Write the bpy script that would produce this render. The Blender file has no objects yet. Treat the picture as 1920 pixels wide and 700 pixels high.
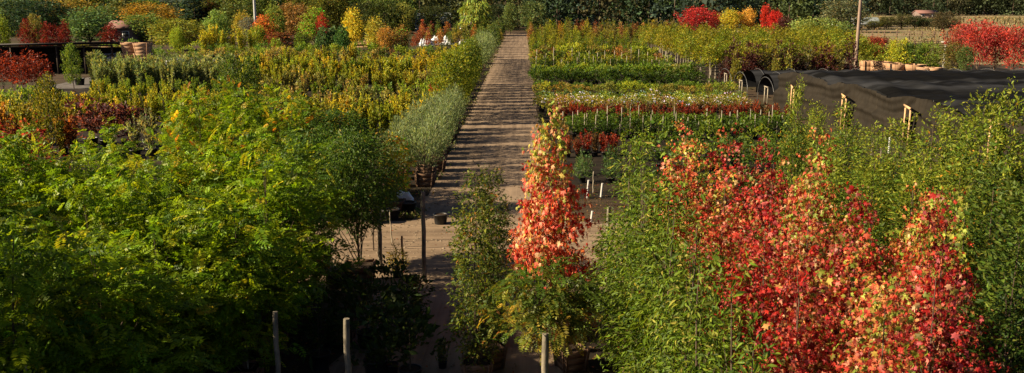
import bpy, math, random
import numpy as np
ORD = 'first second third fourth fifth sixth seventh eighth ninth tenth eleventh twelfth thirteenth fourteenth fifteenth sixteenth seventeenth eighteenth nineteenth twentieth'.split() + [t_ + '-' + w if w else t_[:-1] + 'ieth' for t_ in ('twenty', 'thirty', 'forty', 'fifty', 'sixty', 'seventy') for w in [None] * (t_ != 'twenty') + 'first second third fourth fifth sixth seventh eighth ninth'.split()]
from mathutils import Matrix, Vector

random.seed(11)
C = bpy.context.scene
COL = C.collection
R = math.radians

# ------------------------------------------------------------------ camera
F, CX, CY, H = 1700.0, 960.0, 350.0, 8.0          # focal length in photo pixels, eye height in metres
PITCH = math.atan((350 - 2) / F)
YAW = math.atan(20 / F)
cam_d = bpy.data.cameras.new("camera")
cam_d.lens = F / 1920 * 36.0
cam_d.sensor_width = 36.0
cam_d.clip_end = 3000
cam = bpy.data.objects.new("camera", cam_d)
cam.location = (0, 0, H)
cam.rotation_euler = (math.pi / 2 - PITCH, 0, YAW)
COL.objects.link(cam)
C.camera = cam

# ------------------------------------------------------------------ light
SUN_EL = R(29)
SUN_AZ = R(-101)          # measured from +Y towards +X: the sun stands to the left
SUN_DIR = Vector((math.sin(SUN_AZ) * math.cos(SUN_EL), math.cos(SUN_AZ) * math.cos(SUN_EL), math.sin(SUN_EL)))
sl = bpy.data.lights.new("sun", 'SUN')
sl.energy = 5.0
sl.angle = R(0.8)
sl.color = (1.0, 0.82, 0.56)
so = bpy.data.objects.new("sun", sl)
so.rotation_euler = (-SUN_DIR).to_track_quat('-Z', 'Y').to_euler()
so.location = (-60, 0, 60)
COL.objects.link(so)
W = bpy.data.worlds.new("World")
C.world = W
W.use_nodes = True
nt = W.node_tree
nt.nodes.clear()
sky = nt.nodes.new('ShaderNodeTexSky')
sky.sky_type = 'NISHITA'
sky.sun_disc = False
sky.sun_elevation = SUN_EL
sky.sun_rotation = SUN_AZ
sky.air_density = 0.3
sky.dust_density = 0.8
sky.ozone_density = 0.6
bg = nt.nodes.new('ShaderNodeBackground')
bg.inputs['Strength'].default_value = 0.05
wo = nt.nodes.new('ShaderNodeOutputWorld')
nt.links.new(sky.outputs[0], bg.inputs[0])
nt.links.new(bg.outputs[0], wo.inputs[0])

C.view_settings.view_transform = 'Standard'
C.view_settings.look = 'None'
C.view_settings.exposure = 1.38
C.view_settings.gamma = 1
C.view_settings.use_curve_mapping = False
C.render.engine = 'CYCLES'
cy = C.cycles
cy.max_bounces = 3
cy.diffuse_bounces = 1
cy.glossy_bounces = 1
cy.transmission_bounces = 1
cy.transparent_max_bounces = 4
cy.use_denoising = True
cy.denoiser = 'OPENIMAGEDENOISE'
cy.denoising_input_passes = 'RGB_ALBEDO_NORMAL'
cy.denoising_prefilter = 'ACCURATE'
cy.caustics_reflective = False
cy.caustics_refractive = False

# ------------------------------------------------------------------ pixel helpers
CM = cam.rotation_euler.to_matrix()

def ray(px, py):
    return CM @ Vector(((px - CX) / F, -(py - CY) / F, -1.0))

def ground(px, py, z=0.0):
    d = ray(px, py)
    t = (z - H) / d.z
    return Vector((d.x * t, d.y * t, z))

def at_Y(px, py, Y):
    d = ray(px, py)
    t = Y / d.y
    return Vector((d.x * t, Y, H + d.z * t))

def X_of(px, Y, z=1.0):
    """x where pixel column px crosses depth Y at height z"""
    lo = at_Y(px, 0, Y)
    hi = at_Y(px, 700, Y)
    k = (lo.z - z) / (lo.z - hi.z)
    return lo.x + (hi.x - lo.x) * k

# ------------------------------------------------------------------ mesh builder
class MB:
    def __init__(s):
        s.V = []; s.n = 0; s.L = []; s.S = []; s.MI = []; s.CO = []

    def add(s, V, F_, col=(1, 1, 1), mi=0):
        """V (n,3); F_ an (m,k) int array or a list of lists"""
        V = np.asarray(V, dtype=np.float32).reshape(-1, 3)
        if isinstance(F_, np.ndarray):
            s.L.append((F_ + s.n).astype(np.int32).ravel())
            s.S.append(np.full(len(F_), F_.shape[1], dtype=np.int32))
            s.MI.append(np.full(len(F_), mi, dtype=np.int32))
        else:
            for f in F_:
                s.L.append(np.array(f, dtype=np.int32) + s.n)
                s.S.append(np.array([len(f)], dtype=np.int32))
                s.MI.append(np.array([mi], dtype=np.int32))
        s.V.append(V)
        c = np.asarray(col, dtype=np.float32)
        if c.ndim == 1:
            c = np.tile(c, (len(V), 1))
        s.CO.append(c)
        s.n += len(V)
        return s

    def mesh(s, name, mats, smooth=False):
        V = np.concatenate(s.V); L = np.concatenate(s.L); S = np.concatenate(s.S)
        me = bpy.data.meshes.new(name)
        me.vertices.add(len(V)); me.vertices.foreach_set('co', V.ravel())
        me.loops.add(len(L)); me.loops.foreach_set('vertex_index', L)
        me.polygons.add(len(S))
        st = np.zeros(len(S), dtype=np.int32); st[1:] = np.cumsum(S)[:-1]
        me.polygons.foreach_set('loop_start', st)
        me.polygons.foreach_set('material_index', np.concatenate(s.MI))
        if smooth:
            me.polygons.foreach_set('use_smooth', np.ones(len(S), dtype=bool))
        me.update(calc_edges=True)
        at = me.attributes.new('tint', 'FLOAT_COLOR', 'POINT')
        c4 = np.ones((len(V), 4), dtype=np.float32); c4[:, :3] = np.concatenate(s.CO)
        at.data.foreach_set('color', c4.ravel())
        for m in (mats if isinstance(mats, (list, tuple)) else [mats]):
            me.materials.append(m)
        return me

    # -- solids
    def box(s, c, d, rz=0.0, mi=0, col=(1, 1, 1), M=None):
        x, y, z = [v / 2 for v in d]
        P = np.array([[-x, -y, -z], [x, -y, -z], [x, y, -z], [-x, y, -z], [-x, -y, z], [x, -y, z], [x, y, z], [-x, y, z]])
        if M is not None:
            P = P @ np.array(M.to_3x3()).T
        elif rz:
            cs, sn = math.cos(rz), math.sin(rz)
            P = P @ np.array([[cs, sn, 0], [-sn, cs, 0], [0, 0, 1]])
        P = P + np.array(c)
        s.add(P, np.array([[0, 3, 2, 1], [4, 5, 6, 7], [0, 1, 5, 4], [1, 2, 6, 5], [2, 3, 7, 6], [3, 0, 4, 7]]), col, mi)
        return s

    def beam(s, a, b, w, h=None, mi=0, col=(1, 1, 1)):
        a = Vector(a); b = Vector(b); d = b - a
        q = d.to_track_quat('X', 'Z').to_matrix()
        return s.box((a + b) / 2, (d.length, w, h or w), M=q, mi=mi, col=col)

    def tube(s, pts, rad, k=6, mi=0, col=(1, 1, 1), caps=True):
        pts = [Vector(p) for p in pts]
        n = len(pts)
        rad = rad if hasattr(rad, '__len__') else [rad] * n
        V = []
        for i, p in enumerate(pts):
            t = (pts[min(i + 1, n - 1)] - pts[max(i - 1, 0)]).normalized()
            u = t.cross(Vector((0, 1, 0)) if abs(t.y) < 0.9 else Vector((1, 0, 0))).normalized()
            v = t.cross(u)
            for j in range(k):
                a = 2 * math.pi * j / k
                V.append(p + (u * math.cos(a) + v * math.sin(a)) * rad[i])
        Fq = []
        for i in range(n - 1):
            for j in range(k):
                j2 = (j + 1) % k
                Fq.append([i * k + j, i * k + j2, (i + 1) * k + j2, (i + 1) * k + j])
        s.add(np.array([tuple(v) for v in V]), np.array(Fq), col, mi)
        if caps:
            e = (n - 1) * k
            s.add(np.array([tuple(v) for v in V[e:]]), [list(range(k))], col, mi)
            s.add(np.array([tuple(v) for v in V[:k]]), [list(range(k))[::-1]], col, mi)
        return s

# ------------------------------------------------------------------ materials
def mat(name):
    m = bpy.data.materials.new(name); m.use_nodes = True
    t = m.node_tree; t.nodes.clear()
    o = t.nodes.new('ShaderNodeOutputMaterial')
    return m, t, o

def N(t, typ, **kw):
    n = t.nodes.new(typ)
    for k, v in kw.items():
        if hasattr(n, k): setattr(n, k, v)
        else: n.inputs[k].default_value = v
    return n

def leaf_material(name, transl=0.35, rough=0.45, spec=0.35):
    m, t, o = mat(name)
    a = N(t, 'ShaderNodeAttribute', attribute_name='tint')
    oi = N(t, 'ShaderNodeObjectInfo')
    mx = N(t, 'ShaderNodeMix', data_type='RGBA', blend_type='MULTIPLY'); mx.inputs[0].default_value = 1
    t.links.new(a.outputs['Color'], mx.inputs[6]); t.links.new(oi.outputs['Color'], mx.inputs[7])
    nz = N(t, 'ShaderNodeTexNoise'); nz.inputs['Scale'].default_value = 30; nz.inputs['Detail'].default_value = 1
    tc = N(t, 'ShaderNodeTexCoord'); t.links.new(tc.outputs['Object'], nz.inputs['Vector'])
    mr = N(t, 'ShaderNodeMapRange'); mr.inputs[3].default_value = 0.75; mr.inputs[4].default_value = 1.25
    t.links.new(nz.outputs[0], mr.inputs[0])
    m2 = N(t, 'ShaderNodeMix', data_type='RGBA', blend_type='MULTIPLY'); m2.inputs[0].default_value = 1
    t.links.new(mx.outputs[2], m2.inputs[6]); t.links.new(mr.outputs[0], m2.inputs[7])
    p = N(t, 'ShaderNodeBsdfPrincipled'); p.inputs['Roughness'].default_value = rough
    p.inputs['Specular IOR Level'].default_value = spec
    t.links.new(m2.outputs[2], p.inputs['Base Color'])
    tr = N(t, 'ShaderNodeBsdfTranslucent')
    m3 = N(t, 'ShaderNodeMix', data_type='RGBA', blend_type='MULTIPLY'); m3.inputs[0].default_value = 1
    m3.inputs[7].default_value = (1.25, 1.15, 0.6, 1)
    t.links.new(m2.outputs[2], m3.inputs[6]); t.links.new(m3.outputs[2], tr.inputs['Color'])
    ms = N(t, 'ShaderNodeMixShader'); ms.inputs[0].default_value = transl
    t.links.new(p.outputs[0], ms.inputs[1]); t.links.new(tr.outputs[0], ms.inputs[2])
    t.links.new(ms.outputs[0], o.inputs[0])
    return m

def noise_material(name, c1, c2, scale=8, rough=0.85, bump=0.2, stretch=(1, 1, 1), detail=6, spec=0.2, metallic=0.0, c3=None, scale3=0.6):
    m, t, o = mat(name)
    tc = N(t, 'ShaderNodeTexCoord'); mp = N(t, 'ShaderNodeMapping'); mp.inputs['Scale'].default_value = stretch
    t.links.new(tc.outputs['Object'], mp.inputs[0])
    nz = N(t, 'ShaderNodeTexNoise'); nz.inputs['Scale'].default_value = scale; nz.inputs['Detail'].default_value = detail
    nz.inputs['Roughness'].default_value = 0.65
    t.links.new(mp.outputs[0], nz.inputs['Vector'])
    cr = N(t, 'ShaderNodeValToRGB')
    cr.color_ramp.elements[0].position = 0.3; cr.color_ramp.elements[0].color = (*c1, 1)
    cr.color_ramp.elements[1].position = 0.7; cr.color_ramp.elements[1].color = (*c2, 1)
    t.links.new(nz.outputs[0], cr.inputs[0])
    out = cr.outputs[0]
    if c3 is not None:
        n3 = N(t, 'ShaderNodeTexNoise'); n3.inputs['Scale'].default_value = scale3; n3.inputs['Detail'].default_value = 4
        t.links.new(mp.outputs[0] if stretch[0] == 0.3 and stretch[2] == 1 else tc.outputs['Object'], n3.inputs['Vector'])
        r3 = N(t, 'ShaderNodeMapRange'); r3.inputs[1].default_value = 0.45; r3.inputs[2].default_value = 0.65
        t.links.new(n3.outputs[0], r3.inputs[0])
        mx = N(t, 'ShaderNodeMix', data_type='RGBA'); mx.inputs[7].default_value = (*c3, 1)
        t.links.new(r3.outputs[0], mx.inputs[0]); t.links.new(out, mx.inputs[6]); out = mx.outputs[2]
    p = N(t, 'ShaderNodeBsdfPrincipled'); p.inputs['Roughness'].default_value = rough
    p.inputs['Specular IOR Level'].default_value = spec; p.inputs['Metallic'].default_value = metallic
    t.links.new(out, p.inputs['Base Color'])
    if bump:
        b = N(t, 'ShaderNodeBump'); b.inputs['Strength'].default_value = bump; b.inputs['Distance'].default_value = 0.03
        t.links.new(nz.outputs[0], b.inputs['Height']); t.links.new(b.outputs[0], p.inputs['Normal'])
    t.links.new(p.outputs[0], o.inputs[0])
    return m

LEAF = leaf_material('leaf_blades', 0.46, 0.48, 0.2)
LEAF_FAR = leaf_material('far_leaf_clumps', 0.3, 0.6, 0.1)
BARK = noise_material('grey_brown_bark', (0.05, 0.035, 0.025), (0.14, 0.10, 0.07), 12, bump=0.5, stretch=(1, 1, 0.25))
STAKE = noise_material('weathered_stake_wood', (0.20, 0.17, 0.12), (0.42, 0.37, 0.28), 14, bump=0.3, stretch=(1, 1, 0.15), c3=(0.16, 0.14, 0.11), scale3=3)
POST = noise_material('weathered_post_wood', (0.13, 0.11, 0.08), (0.30, 0.26, 0.19), 18, bump=0.5, stretch=(1, 1, 0.12), c3=(0.10, 0.09, 0.07), scale3=4)
BOXWOOD = noise_material('planter_box_wood', (0.10, 0.058, 0.035), (0.22, 0.13, 0.08), 16, bump=0.4, stretch=(0.3, 0.3, 2.5), c3=(0.09, 0.055, 0.035), scale3=2.5)
PALEBOX = noise_material('new_pale_box_wood', (0.24, 0.135, 0.075), (0.42, 0.26, 0.155), 16, bump=0.3, stretch=(0.3, 0.3, 2.5))
SOIL = noise_material('potting_soil', (0.02, 0.013, 0.008), (0.06, 0.04, 0.025), 30, bump=0.8)
POT = noise_material('black_plastic_pot', (0.008, 0.008, 0.009), (0.02, 0.02, 0.02), 5, rough=0.45, bump=0, spec=0.4)
WHITEP = noise_material('white_plastic', (0.62, 0.64, 0.68), (0.78, 0.79, 0.8), 6, rough=0.5, bump=0.1, spec=0.4)
CLOTH = noise_material('black_shade_cloth', (0.002, 0.002, 0.002), (0.006, 0.006, 0.006), 2.2, rough=0.85, bump=0.3, spec=0.06, c3=(0.030, 0.031, 0.034), scale3=0.22, stretch=(0.3, 2.6, 1))  # grey streaks and black bands paint in sun sheen and dark bay gaps
CLOTH2 = noise_material('brown_shade_cloth_wall', (0.009, 0.007, 0.0045), (0.020, 0.0155, 0.010), 1.6, rough=0.8, bump=0.3, spec=0.15, stretch=(1, 1, 0.4))
PIPE = noise_material('galvanised_pipe', (0.07, 0.07, 0.068), (0.15, 0.15, 0.145), 12, rough=0.4, bump=0, metallic=0.4, spec=0.5)
ROOFM = noise_material('dark_rusty_roof_sheet', (0.012, 0.010, 0.012), (0.03, 0.026, 0.028), 4, rough=0.6, stretch=(1, 6, 1))
DARKWOOD = noise_material('dark_shed_timber', (0.02, 0.014, 0.01), (0.05, 0.035, 0.025), 10, stretch=(1, 1, 0.2))
POLEW = noise_material('utility_pole_wood', (0.16, 0.11, 0.08), (0.30, 0.22, 0.17), 8, bump=0.3, stretch=(1, 1, 0.08))
PALEPOLE = noise_material('pale_grey_pole', (0.38, 0.38, 0.36), (0.52, 0.5, 0.47), 8, bump=0.1, stretch=(1, 1, 0.1))
RAIL = noise_material('fence_rail_wood', (0.10, 0.065, 0.045), (0.19, 0.13, 0.09), 8, stretch=(0.2, 1, 1))
LINTEL = noise_material('fresh_timber', (0.42, 0.25, 0.13), (0.60, 0.38, 0.2), 10, stretch=(1, 0.2, 1))
BRICKR = noise_material('red_brown_house_roof', (0.14, 0.07, 0.06), (0.24, 0.13, 0.11), 5, stretch=(1, 6, 6))
HWALL = noise_material('brownish_house_wall', (0.14, 0.10, 0.09), (0.2, 0.15, 0.13), 3)
GLASSD = noise_material('dark_window_glass', (0.015, 0.018, 0.022), (0.03, 0.035, 0.04), 3, rough=0.15, bump=0, spec=0.6)
CARP = noise_material('pale_grey_van_paint', (0.34, 0.36, 0.38), (0.42, 0.43, 0.45), 2, rough=0.3, bump=0, spec=0.5)
RUBBER = noise_material('black_rubber', (0.01, 0.01, 0.01), (0.02, 0.02, 0.02), 6, rough=0.7, bump=0)
HOSE = noise_material('red_brown_stake', (0.16, 0.05, 0.035), (0.26, 0.08, 0.05), 8)

# ground materials
def ground_material():
    m, t, o = mat('nursery_dirt_ground')
    tc = N(t, 'ShaderNodeTexCoord')
    nz = N(t, 'ShaderNodeTexNoise'); nz.inputs['Scale'].default_value = 0.35; nz.inputs['Detail'].default_value = 9; nz.inputs['Roughness'].default_value = 0.7
    t.links.new(tc.outputs['Object'], nz.inputs['Vector'])
    cr = N(t, 'ShaderNodeValToRGB'); e = cr.color_ramp.elements
    e[0].position = 0.32; e[0].color = (0.03, 0.02, 0.013, 1)
    e[1].position = 0.7; e[1].color = (0.10, 0.07, 0.043, 1)
    e2 = e.new(0.52); e2.color = (0.055, 0.038, 0.024, 1)
    t.links.new(nz.outputs[0], cr.inputs[0])
    n2 = N(t, 'ShaderNodeTexNoise'); n2.inputs['Scale'].default_value = 0.06; n2.inputs['Detail'].default_value = 5
    t.links.new(tc.outputs['Object'], n2.inputs['Vector'])
    r2 = N(t, 'ShaderNodeMapRange'); r2.inputs[1].default_value = 0.5; r2.inputs[2].default_value = 0.62
    t.links.new(n2.outputs[0], r2.inputs[0])
    mx = N(t, 'ShaderNodeMix', data_type='RGBA'); mx.inputs[7].default_value = (0.045, 0.05, 0.018, 1)
    t.links.new(r2.outputs[0], mx.inputs[0]); t.links.new(cr.outputs[0], mx.inputs[6])
    p = N(t, 'ShaderNodeBsdfPrincipled'); p.inputs['Roughness'].default_value = 0.95; p.inputs['Specular IOR Level'].default_value = 0.1
    t.links.new(mx.outputs[2], p.inputs['Base Color'])
    n3 = N(t, 'ShaderNodeTexNoise'); n3.inputs['Scale'].default_value = 9; n3.inputs['Detail'].default_value = 6
    t.links.new(tc.outputs['Object'], n3.inputs['Vector'])
    b = N(t, 'ShaderNodeBump'); b.inputs['Strength'].default_value = 0.6; b.inputs['Distance'].default_value = 0.04
    t.links.new(n3.outputs[0], b.inputs['Height']); t.links.new(b.outputs[0], p.inputs['Normal'])
    t.links.new(p.outputs[0], o.inputs[0])
    return m

def road_material(name, along='y', lightc=(0.285, 0.208, 0.143), darkc=(0.115, 0.082, 0.057)):
    m, t, o = mat(name)
    tc = N(t, 'ShaderNodeTexCoord')
    # long streaks left by wheels, following the road
    mp = N(t, 'ShaderNodeMapping'); mp.inputs['Scale'].default_value = (2.4, 0.07, 1) if along == 'y' else (0.12, 2.2, 1)
    t.links.new(tc.outputs['Object'], mp.inputs[0])
    n1 = N(t, 'ShaderNodeTexNoise'); n1.inputs['Scale'].default_value = 1.0; n1.inputs['Detail'].default_value = 7; n1.inputs['Roughness'].default_value = 0.62
    n1.inputs['Distortion'].default_value = 0.4
    t.links.new(mp.outputs[0], n1.inputs['Vector'])
    n2 = N(t, 'ShaderNodeTexNoise'); n2.inputs['Scale'].default_value = 0.9; n2.inputs['Detail'].default_value = 9; n2.inputs['Roughness'].default_value = 0.72
    t.links.new(tc.outputs['Object'], n2.inputs['Vector'])
    n3 = N(t, 'ShaderNodeTexNoise'); n3.inputs['Scale'].default_value = 14; n3.inputs['Detail'].default_value = 8; n3.inputs['Roughness'].default_value = 0.8
    t.links.new(tc.outputs['Object'], n3.inputs['Vector'])
    a1 = N(t, 'ShaderNodeMath', operation='MULTIPLY'); a1.inputs[1].default_value = 0.62; t.links.new(n1.outputs[0], a1.inputs[0])
    a2 = N(t, 'ShaderNodeMath', operation='MULTIPLY_ADD'); a2.inputs[1].default_value = 0.3; t.links.new(n2.outputs[0], a2.inputs[0]); t.links.new(a1.outputs[0], a2.inputs[2])
    a3 = N(t, 'ShaderNodeMath', operation='MULTIPLY_ADD'); a3.inputs[1].default_value = 0.08; t.links.new(n3.outputs[0], a3.inputs[0]); t.links.new(a2.outputs[0], a3.inputs[2])
    cr = N(t, 'ShaderNodeValToRGB'); e = cr.color_ramp.elements
    e[0].position = 0.36; e[0].color = (*darkc, 1); e[1].position = 0.62; e[1].color = (*lightc, 1)
    t.links.new(a3.outputs[0], cr.inputs[0])
    p = N(t, 'ShaderNodeBsdfPrincipled'); p.inputs['Roughness'].default_value = 0.95; p.inputs['Specular IOR Level'].default_value = 0.1
    t.links.new(cr.outputs[0], p.inputs['Base Color'])
    b = N(t, 'ShaderNodeBump'); b.inputs['Strength'].default_value = 0.35; b.inputs['Distance'].default_value = 0.04
    t.links.new(a3.outputs[0], b.inputs['Height']); t.links.new(b.outputs[0], p.inputs['Normal'])
    t.links.new(p.outputs[0], o.inputs[0])
    return m

# ------------------------------------------------------------------ object helpers
def tag(o, label=None, cat=None, group=None, kind=None):
    if label: o['label'] = label
    if cat: o['category'] = cat
    if group: o['group'] = group
    if kind: o['kind'] = kind
    return o

def obj(name, me, parent=None, loc=(0, 0, 0), rot=(0, 0, 0), scale=(1, 1, 1), color=None):
    o = bpy.data.objects.new(name, me)
    o.location = loc; o.rotation_euler = rot; o.scale = scale
    if parent is not None: o.parent = parent
    if color is not None: o.color = (*color, 1)
    COL.objects.link(o)
    return o

# ------------------------------------------------------------------ leaf templates (x to the tip, y across, z up)
def tmpl_rhomb(w=0.5, fold=0.1, droop=0.1):
    V = np.array([[0, 0, 0], [0.45, -w / 2, fold], [1, 0, -droop], [0.45, w / 2, fold]], dtype=float)
    return V, [np.array([[0, 1, 2], [0, 2, 3]])]

def tmpl_quad(w=0.5):
    V = np.array([[0, 0, 0], [0.5, -w / 2, 0.04], [1, 0, 0], [0.5, w / 2, -0.04]], dtype=float)
    return V, [np.array([[0, 1, 2, 3]])]

def tmpl_pointed(w=0.42):
    V = np.array([[0, 0, 0], [0.3, -w / 2, .08], [0.62, -w * 0.36, .04], [1, 0, -.12], [0.62, w * 0.36, .04], [0.3, w / 2, .08], [0.32, 0, 0], [0.64, 0, -0.03]], dtype=float)
    return V, [np.array([[0, 1, 6, 6], [6, 1, 2, 7], [0, 6, 5, 5], [6, 7, 4, 5]])[[1, 3]], np.array([[0, 1, 6], [7, 2, 3], [0, 6, 5], [7, 3, 4]])]

def tmpl_maple():
    pol = [(0, .62), (20, .30), (32, .36), (52, .55), (74, .26), (90, .30), (112, .42), (150, .20), (180, .34),
           (-150, .20), (-112, .42), (-90, .30), (-74, .26), (-52, .55), (-32, .36), (-20, .30)]
    pts = [[0.38, 0, 0.03]]
    for a, r in pol:
        x = 0.38 + r * math.cos(R(a)); y = r * math.sin(R(a)) * 1.05
        pts.append([x, y * 0.88, -1.05 * r * r + 0.34 * abs(y) - 0.16 * x * x])
    n = len(pol)
    return np.array(pts, dtype=float), [np.array([[0, 1 + i, 1 + (i + 1) % n] for i in range(n)])]

def tmpl_frond(pairs=7, ll=0.30, w=0.42, droop=0.35, sweep=60):
    V = []; Fq = []
    tw = np.random.default_rng(8)
    def leaflet(p, ang, L):
        a = R(ang); q = tw.normal(0, .028); q2 = tw.normal(-.015, .02); dx, dy = math.cos(a), math.sin(a)
        b = len(V)
        z = p[2]
        V.extend([[p[0], p[1], z], [p[0] + dx * L * .5 + dy * L * w / 2, p[1] + dy * L * .5 - dx * L * w / 2, z + q],
                  [p[0] + dx * L, p[1] + dy * L, z - 0.07 * L / 0.3 * .3 - .02], [p[0] + dx * L * .5 - dy * L * w / 2, p[1] + dy * L * .5 + dx * L * w / 2, z - q]])
        Fq.append([b, b + 1, b + 2, b + 3])
    for i in range(pairs):
        t = 0.14 + 0.78 * i / (pairs - 1)
        L = ll * (1 - 0.45 * (abs(t - 0.45) / 0.55) ** 1.5)
        for sgn in (-1, 1):
            leaflet((t + 0.01 * sgn, 0, -droop * t * t), sgn * (sweep + 4 * math.sin(i * 2.3)), L)
    leaflet((0.94, 0, -droop * .9), 0, ll * .6)
    return np.array(V, dtype=float), [np.array(Fq)]

T_RH = tmpl_rhomb(); T_Q = tmpl_quad(0.62); T_NEEDLE = tmpl_rhomb(0.22, 0.03, 0.05)
T_POINT = tmpl_pointed(); T_POINTN = tmpl_pointed(0.3); T_MAPLE = tmpl_maple(); T_FROND = tmpl_frond(); T_FROND2 = tmpl_frond(8, 0.34, 0.36, 0.75, 58)
T_CLUMP = tmpl_quad(0.85)

def nrm(a):
    return a / (np.linalg.norm(a, axis=1, keepdims=True) + 1e-9)

def leaves(mb, tm, P, A, Nn, S, colr, mi=0):
    """put template tm at every P with tip direction A, normal Nn, size S, colour colr"""
    T, Fs = tm
    A = nrm(A); B = nrm(np.cross(Nn, A)); Z = np.cross(A, B)
    n, k = len(P), len(T)
    V = P[:, None, :] + S[:, None, None] * (T[None, :, 0:1] * A[:, None] + T[None, :, 1:2] * B[:, None] + T[None, :, 2:3] * Z[:, None])
    col = np.repeat(colr, k, axis=0)
    V = V.reshape(-1, 3)
    first = True
    for f in Fs:
        idx = (f[None] + (np.arange(n) * k)[:, None, None]).reshape(-1, f.shape[1])
        if first:
            base = mb.n
            mb.add(V, idx, col, mi); first = False
        else:
            mb.L.append((idx + base).astype(np.int32).ravel())
            mb.S.append(np.full(len(idx), idx.shape[1], dtype=np.int32)); mb.MI.append(np.full(len(idx), mi, dtype=np.int32))

def palette(rng, n, pal, cl=None, jit=0.22):
    """pal: list of (weight, (r,g,b)); cl = cluster index of every leaf, clusters lean to one colour"""
    w = np.array([p[0] for p in pal], dtype=float); w /= w.sum()
    cs = np.array([p[1] for p in pal], dtype=float)
    own = rng.choice(len(pal), n, p=w)
    if cl is not None:
        cc = rng.choice(len(pal), cl.max() + 1, p=w)[cl]
        own = np.where(rng.random(n) < 0.42, cc, own)
    c = cs[own]
    c = c * np.exp(rng.normal(0, jit, (n, 1))) * np.exp(rng.normal(0, 0.07, (n, 3)))
    return c.astype(np.float32)

def lump(rng, k=5):
    ph = rng.random((k, 2)) * 6.28; am = rng.random(k) * 0.5 + 0.5
    fr = rng.integers(1, 5, (k, 2))
    def f(th, t):
        s = 0
        for i in range(k):
            s = s + am[i] * np.sin(fr[i, 0] * th + ph[i, 0]) * np.cos(fr[i, 1] * 2.2 * t + ph[i, 1])
        return s / k * 2
    return f

def crown_points(rng, prof, z0, z1, nc, per, spread, rough=0.3, shell=0.55, up=0.3, twig=0.35):
    """clusters in a crown of revolution with lumps; returns points, outward dirs, cluster ids, cluster centres"""
    f = lump(rng)
    # sample t by radius so that clusters spread by volume
    tt = rng.random(nc * 6); rr = prof(tt)
    keep = rng.random(nc * 6) < (rr / rr.max()) ** 1.3 + 0.04
    t = tt[keep][:nc]
    nc = len(t)
    th = rng.random(nc) * 2 * np.pi
    rad = prof(t) * (1 + rough * f(th, t)) * (shell + (1 - shell) * rng.random(nc)) ** 0.8 * np.where(rng.random(nc) < 0.25, rng.random(nc), 1)
    Cn = np.stack([np.cos(th) * rad, np.sin(th) * rad, z0 + t * (z1 - z0)], 1)
    O = np.stack([np.cos(th), np.sin(th), up + rng.normal(0, 0.25, nc)], 1); O = nrm(O + rng.normal(0, 0.25, (nc, 3)))
    cl = np.repeat(np.arange(nc), per)
    u = rng.random(len(cl))
    P = Cn[cl] + O[cl] * (u * twig)[:, None] + rng.normal(0, spread, (len(cl), 3))
    return P, O[cl], cl, Cn

# crown profiles (radius against 0..1 height)
def pr_round(r): return lambda t: r * np.sqrt(np.clip(1 - (2 * t - 1) ** 2, 0.02, 1))
def pr_egg(r): return lambda t: r * np.clip(np.sin(np.pi * np.clip(t, 0, 1) ** 0.75), 0.05, 1) ** 0.7
def pr_cone(r): return lambda t: r * np.clip(1.03 - t, 0.04, 1) ** 0.85 * np.clip(t * 6 + 0.35, 0, 1)
def pr_spire(r): return lambda t: r * np.clip(np.clip(1.02 - t, 0, 1) ** 1.55 * 1.75, 0.06, 1) * np.clip(t * 6 + 0.4, 0, 1)
def pr_col(r): return lambda t: r * np.clip((1.02 - t) * 3.0, 0.10, 1) ** 0.8 * np.clip(t * 4 + 0.4, 0, 1)
def pr_vase(r): return lambda t: r * (0.35 + 0.65 * t) * np.clip((1.04 - t) * 4, 0.25, 1)

GREEN = [(5, (0.085, 0.155, 0.018)), (3, (0.12, 0.19, 0.02)), (2, (0.05, 0.10, 0.015)), (1, (0.2, 0.22, 0.025))]

def trunk_mesh(rng, h, r0, limbs, name, bend=0.08, limb_r=0.25, k=7, top_r=0.15):
    mb = MB()
    n = 8
    off = np.cumsum(rng.normal(0, bend / 3, (n, 2)), 0); off -= off[0]
    pts = [(off[i, 0], off[i, 1], h * i / (n - 1)) for i in range(n)]
    rad = [r0 * (1 - (1 - top_r) * i / (n - 1)) * (1.25 if i == 0 else 1) for i in range(n)]
    mb.tube(pts, rad, k)
    for c in limbs:
        zs = max(0.3, c[2] - 0.25 * h * (0.6 + 0.5 * rng.random()) - 0.35 * math.hypot(c[0], c[1]))
        zs = min(zs, h * 0.95)
        i = min(n - 2, int(zs / h * (n - 1))); q = zs / h * (n - 1) - i
        b = Vector(pts[i]).lerp(Vector(pts[i + 1]), q)
        e = Vector(c); mid = b.lerp(e, 0.5) + Vector((0, 0, 0.05 * (e - b).length))
        rr = rad[i] * limb_r * 1.6
        mb.tube([b, mid, e], [rr, rr * 0.7, rr * 0.3], 4, caps=False)
    return mb.mesh(name, BARK, True)

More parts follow.
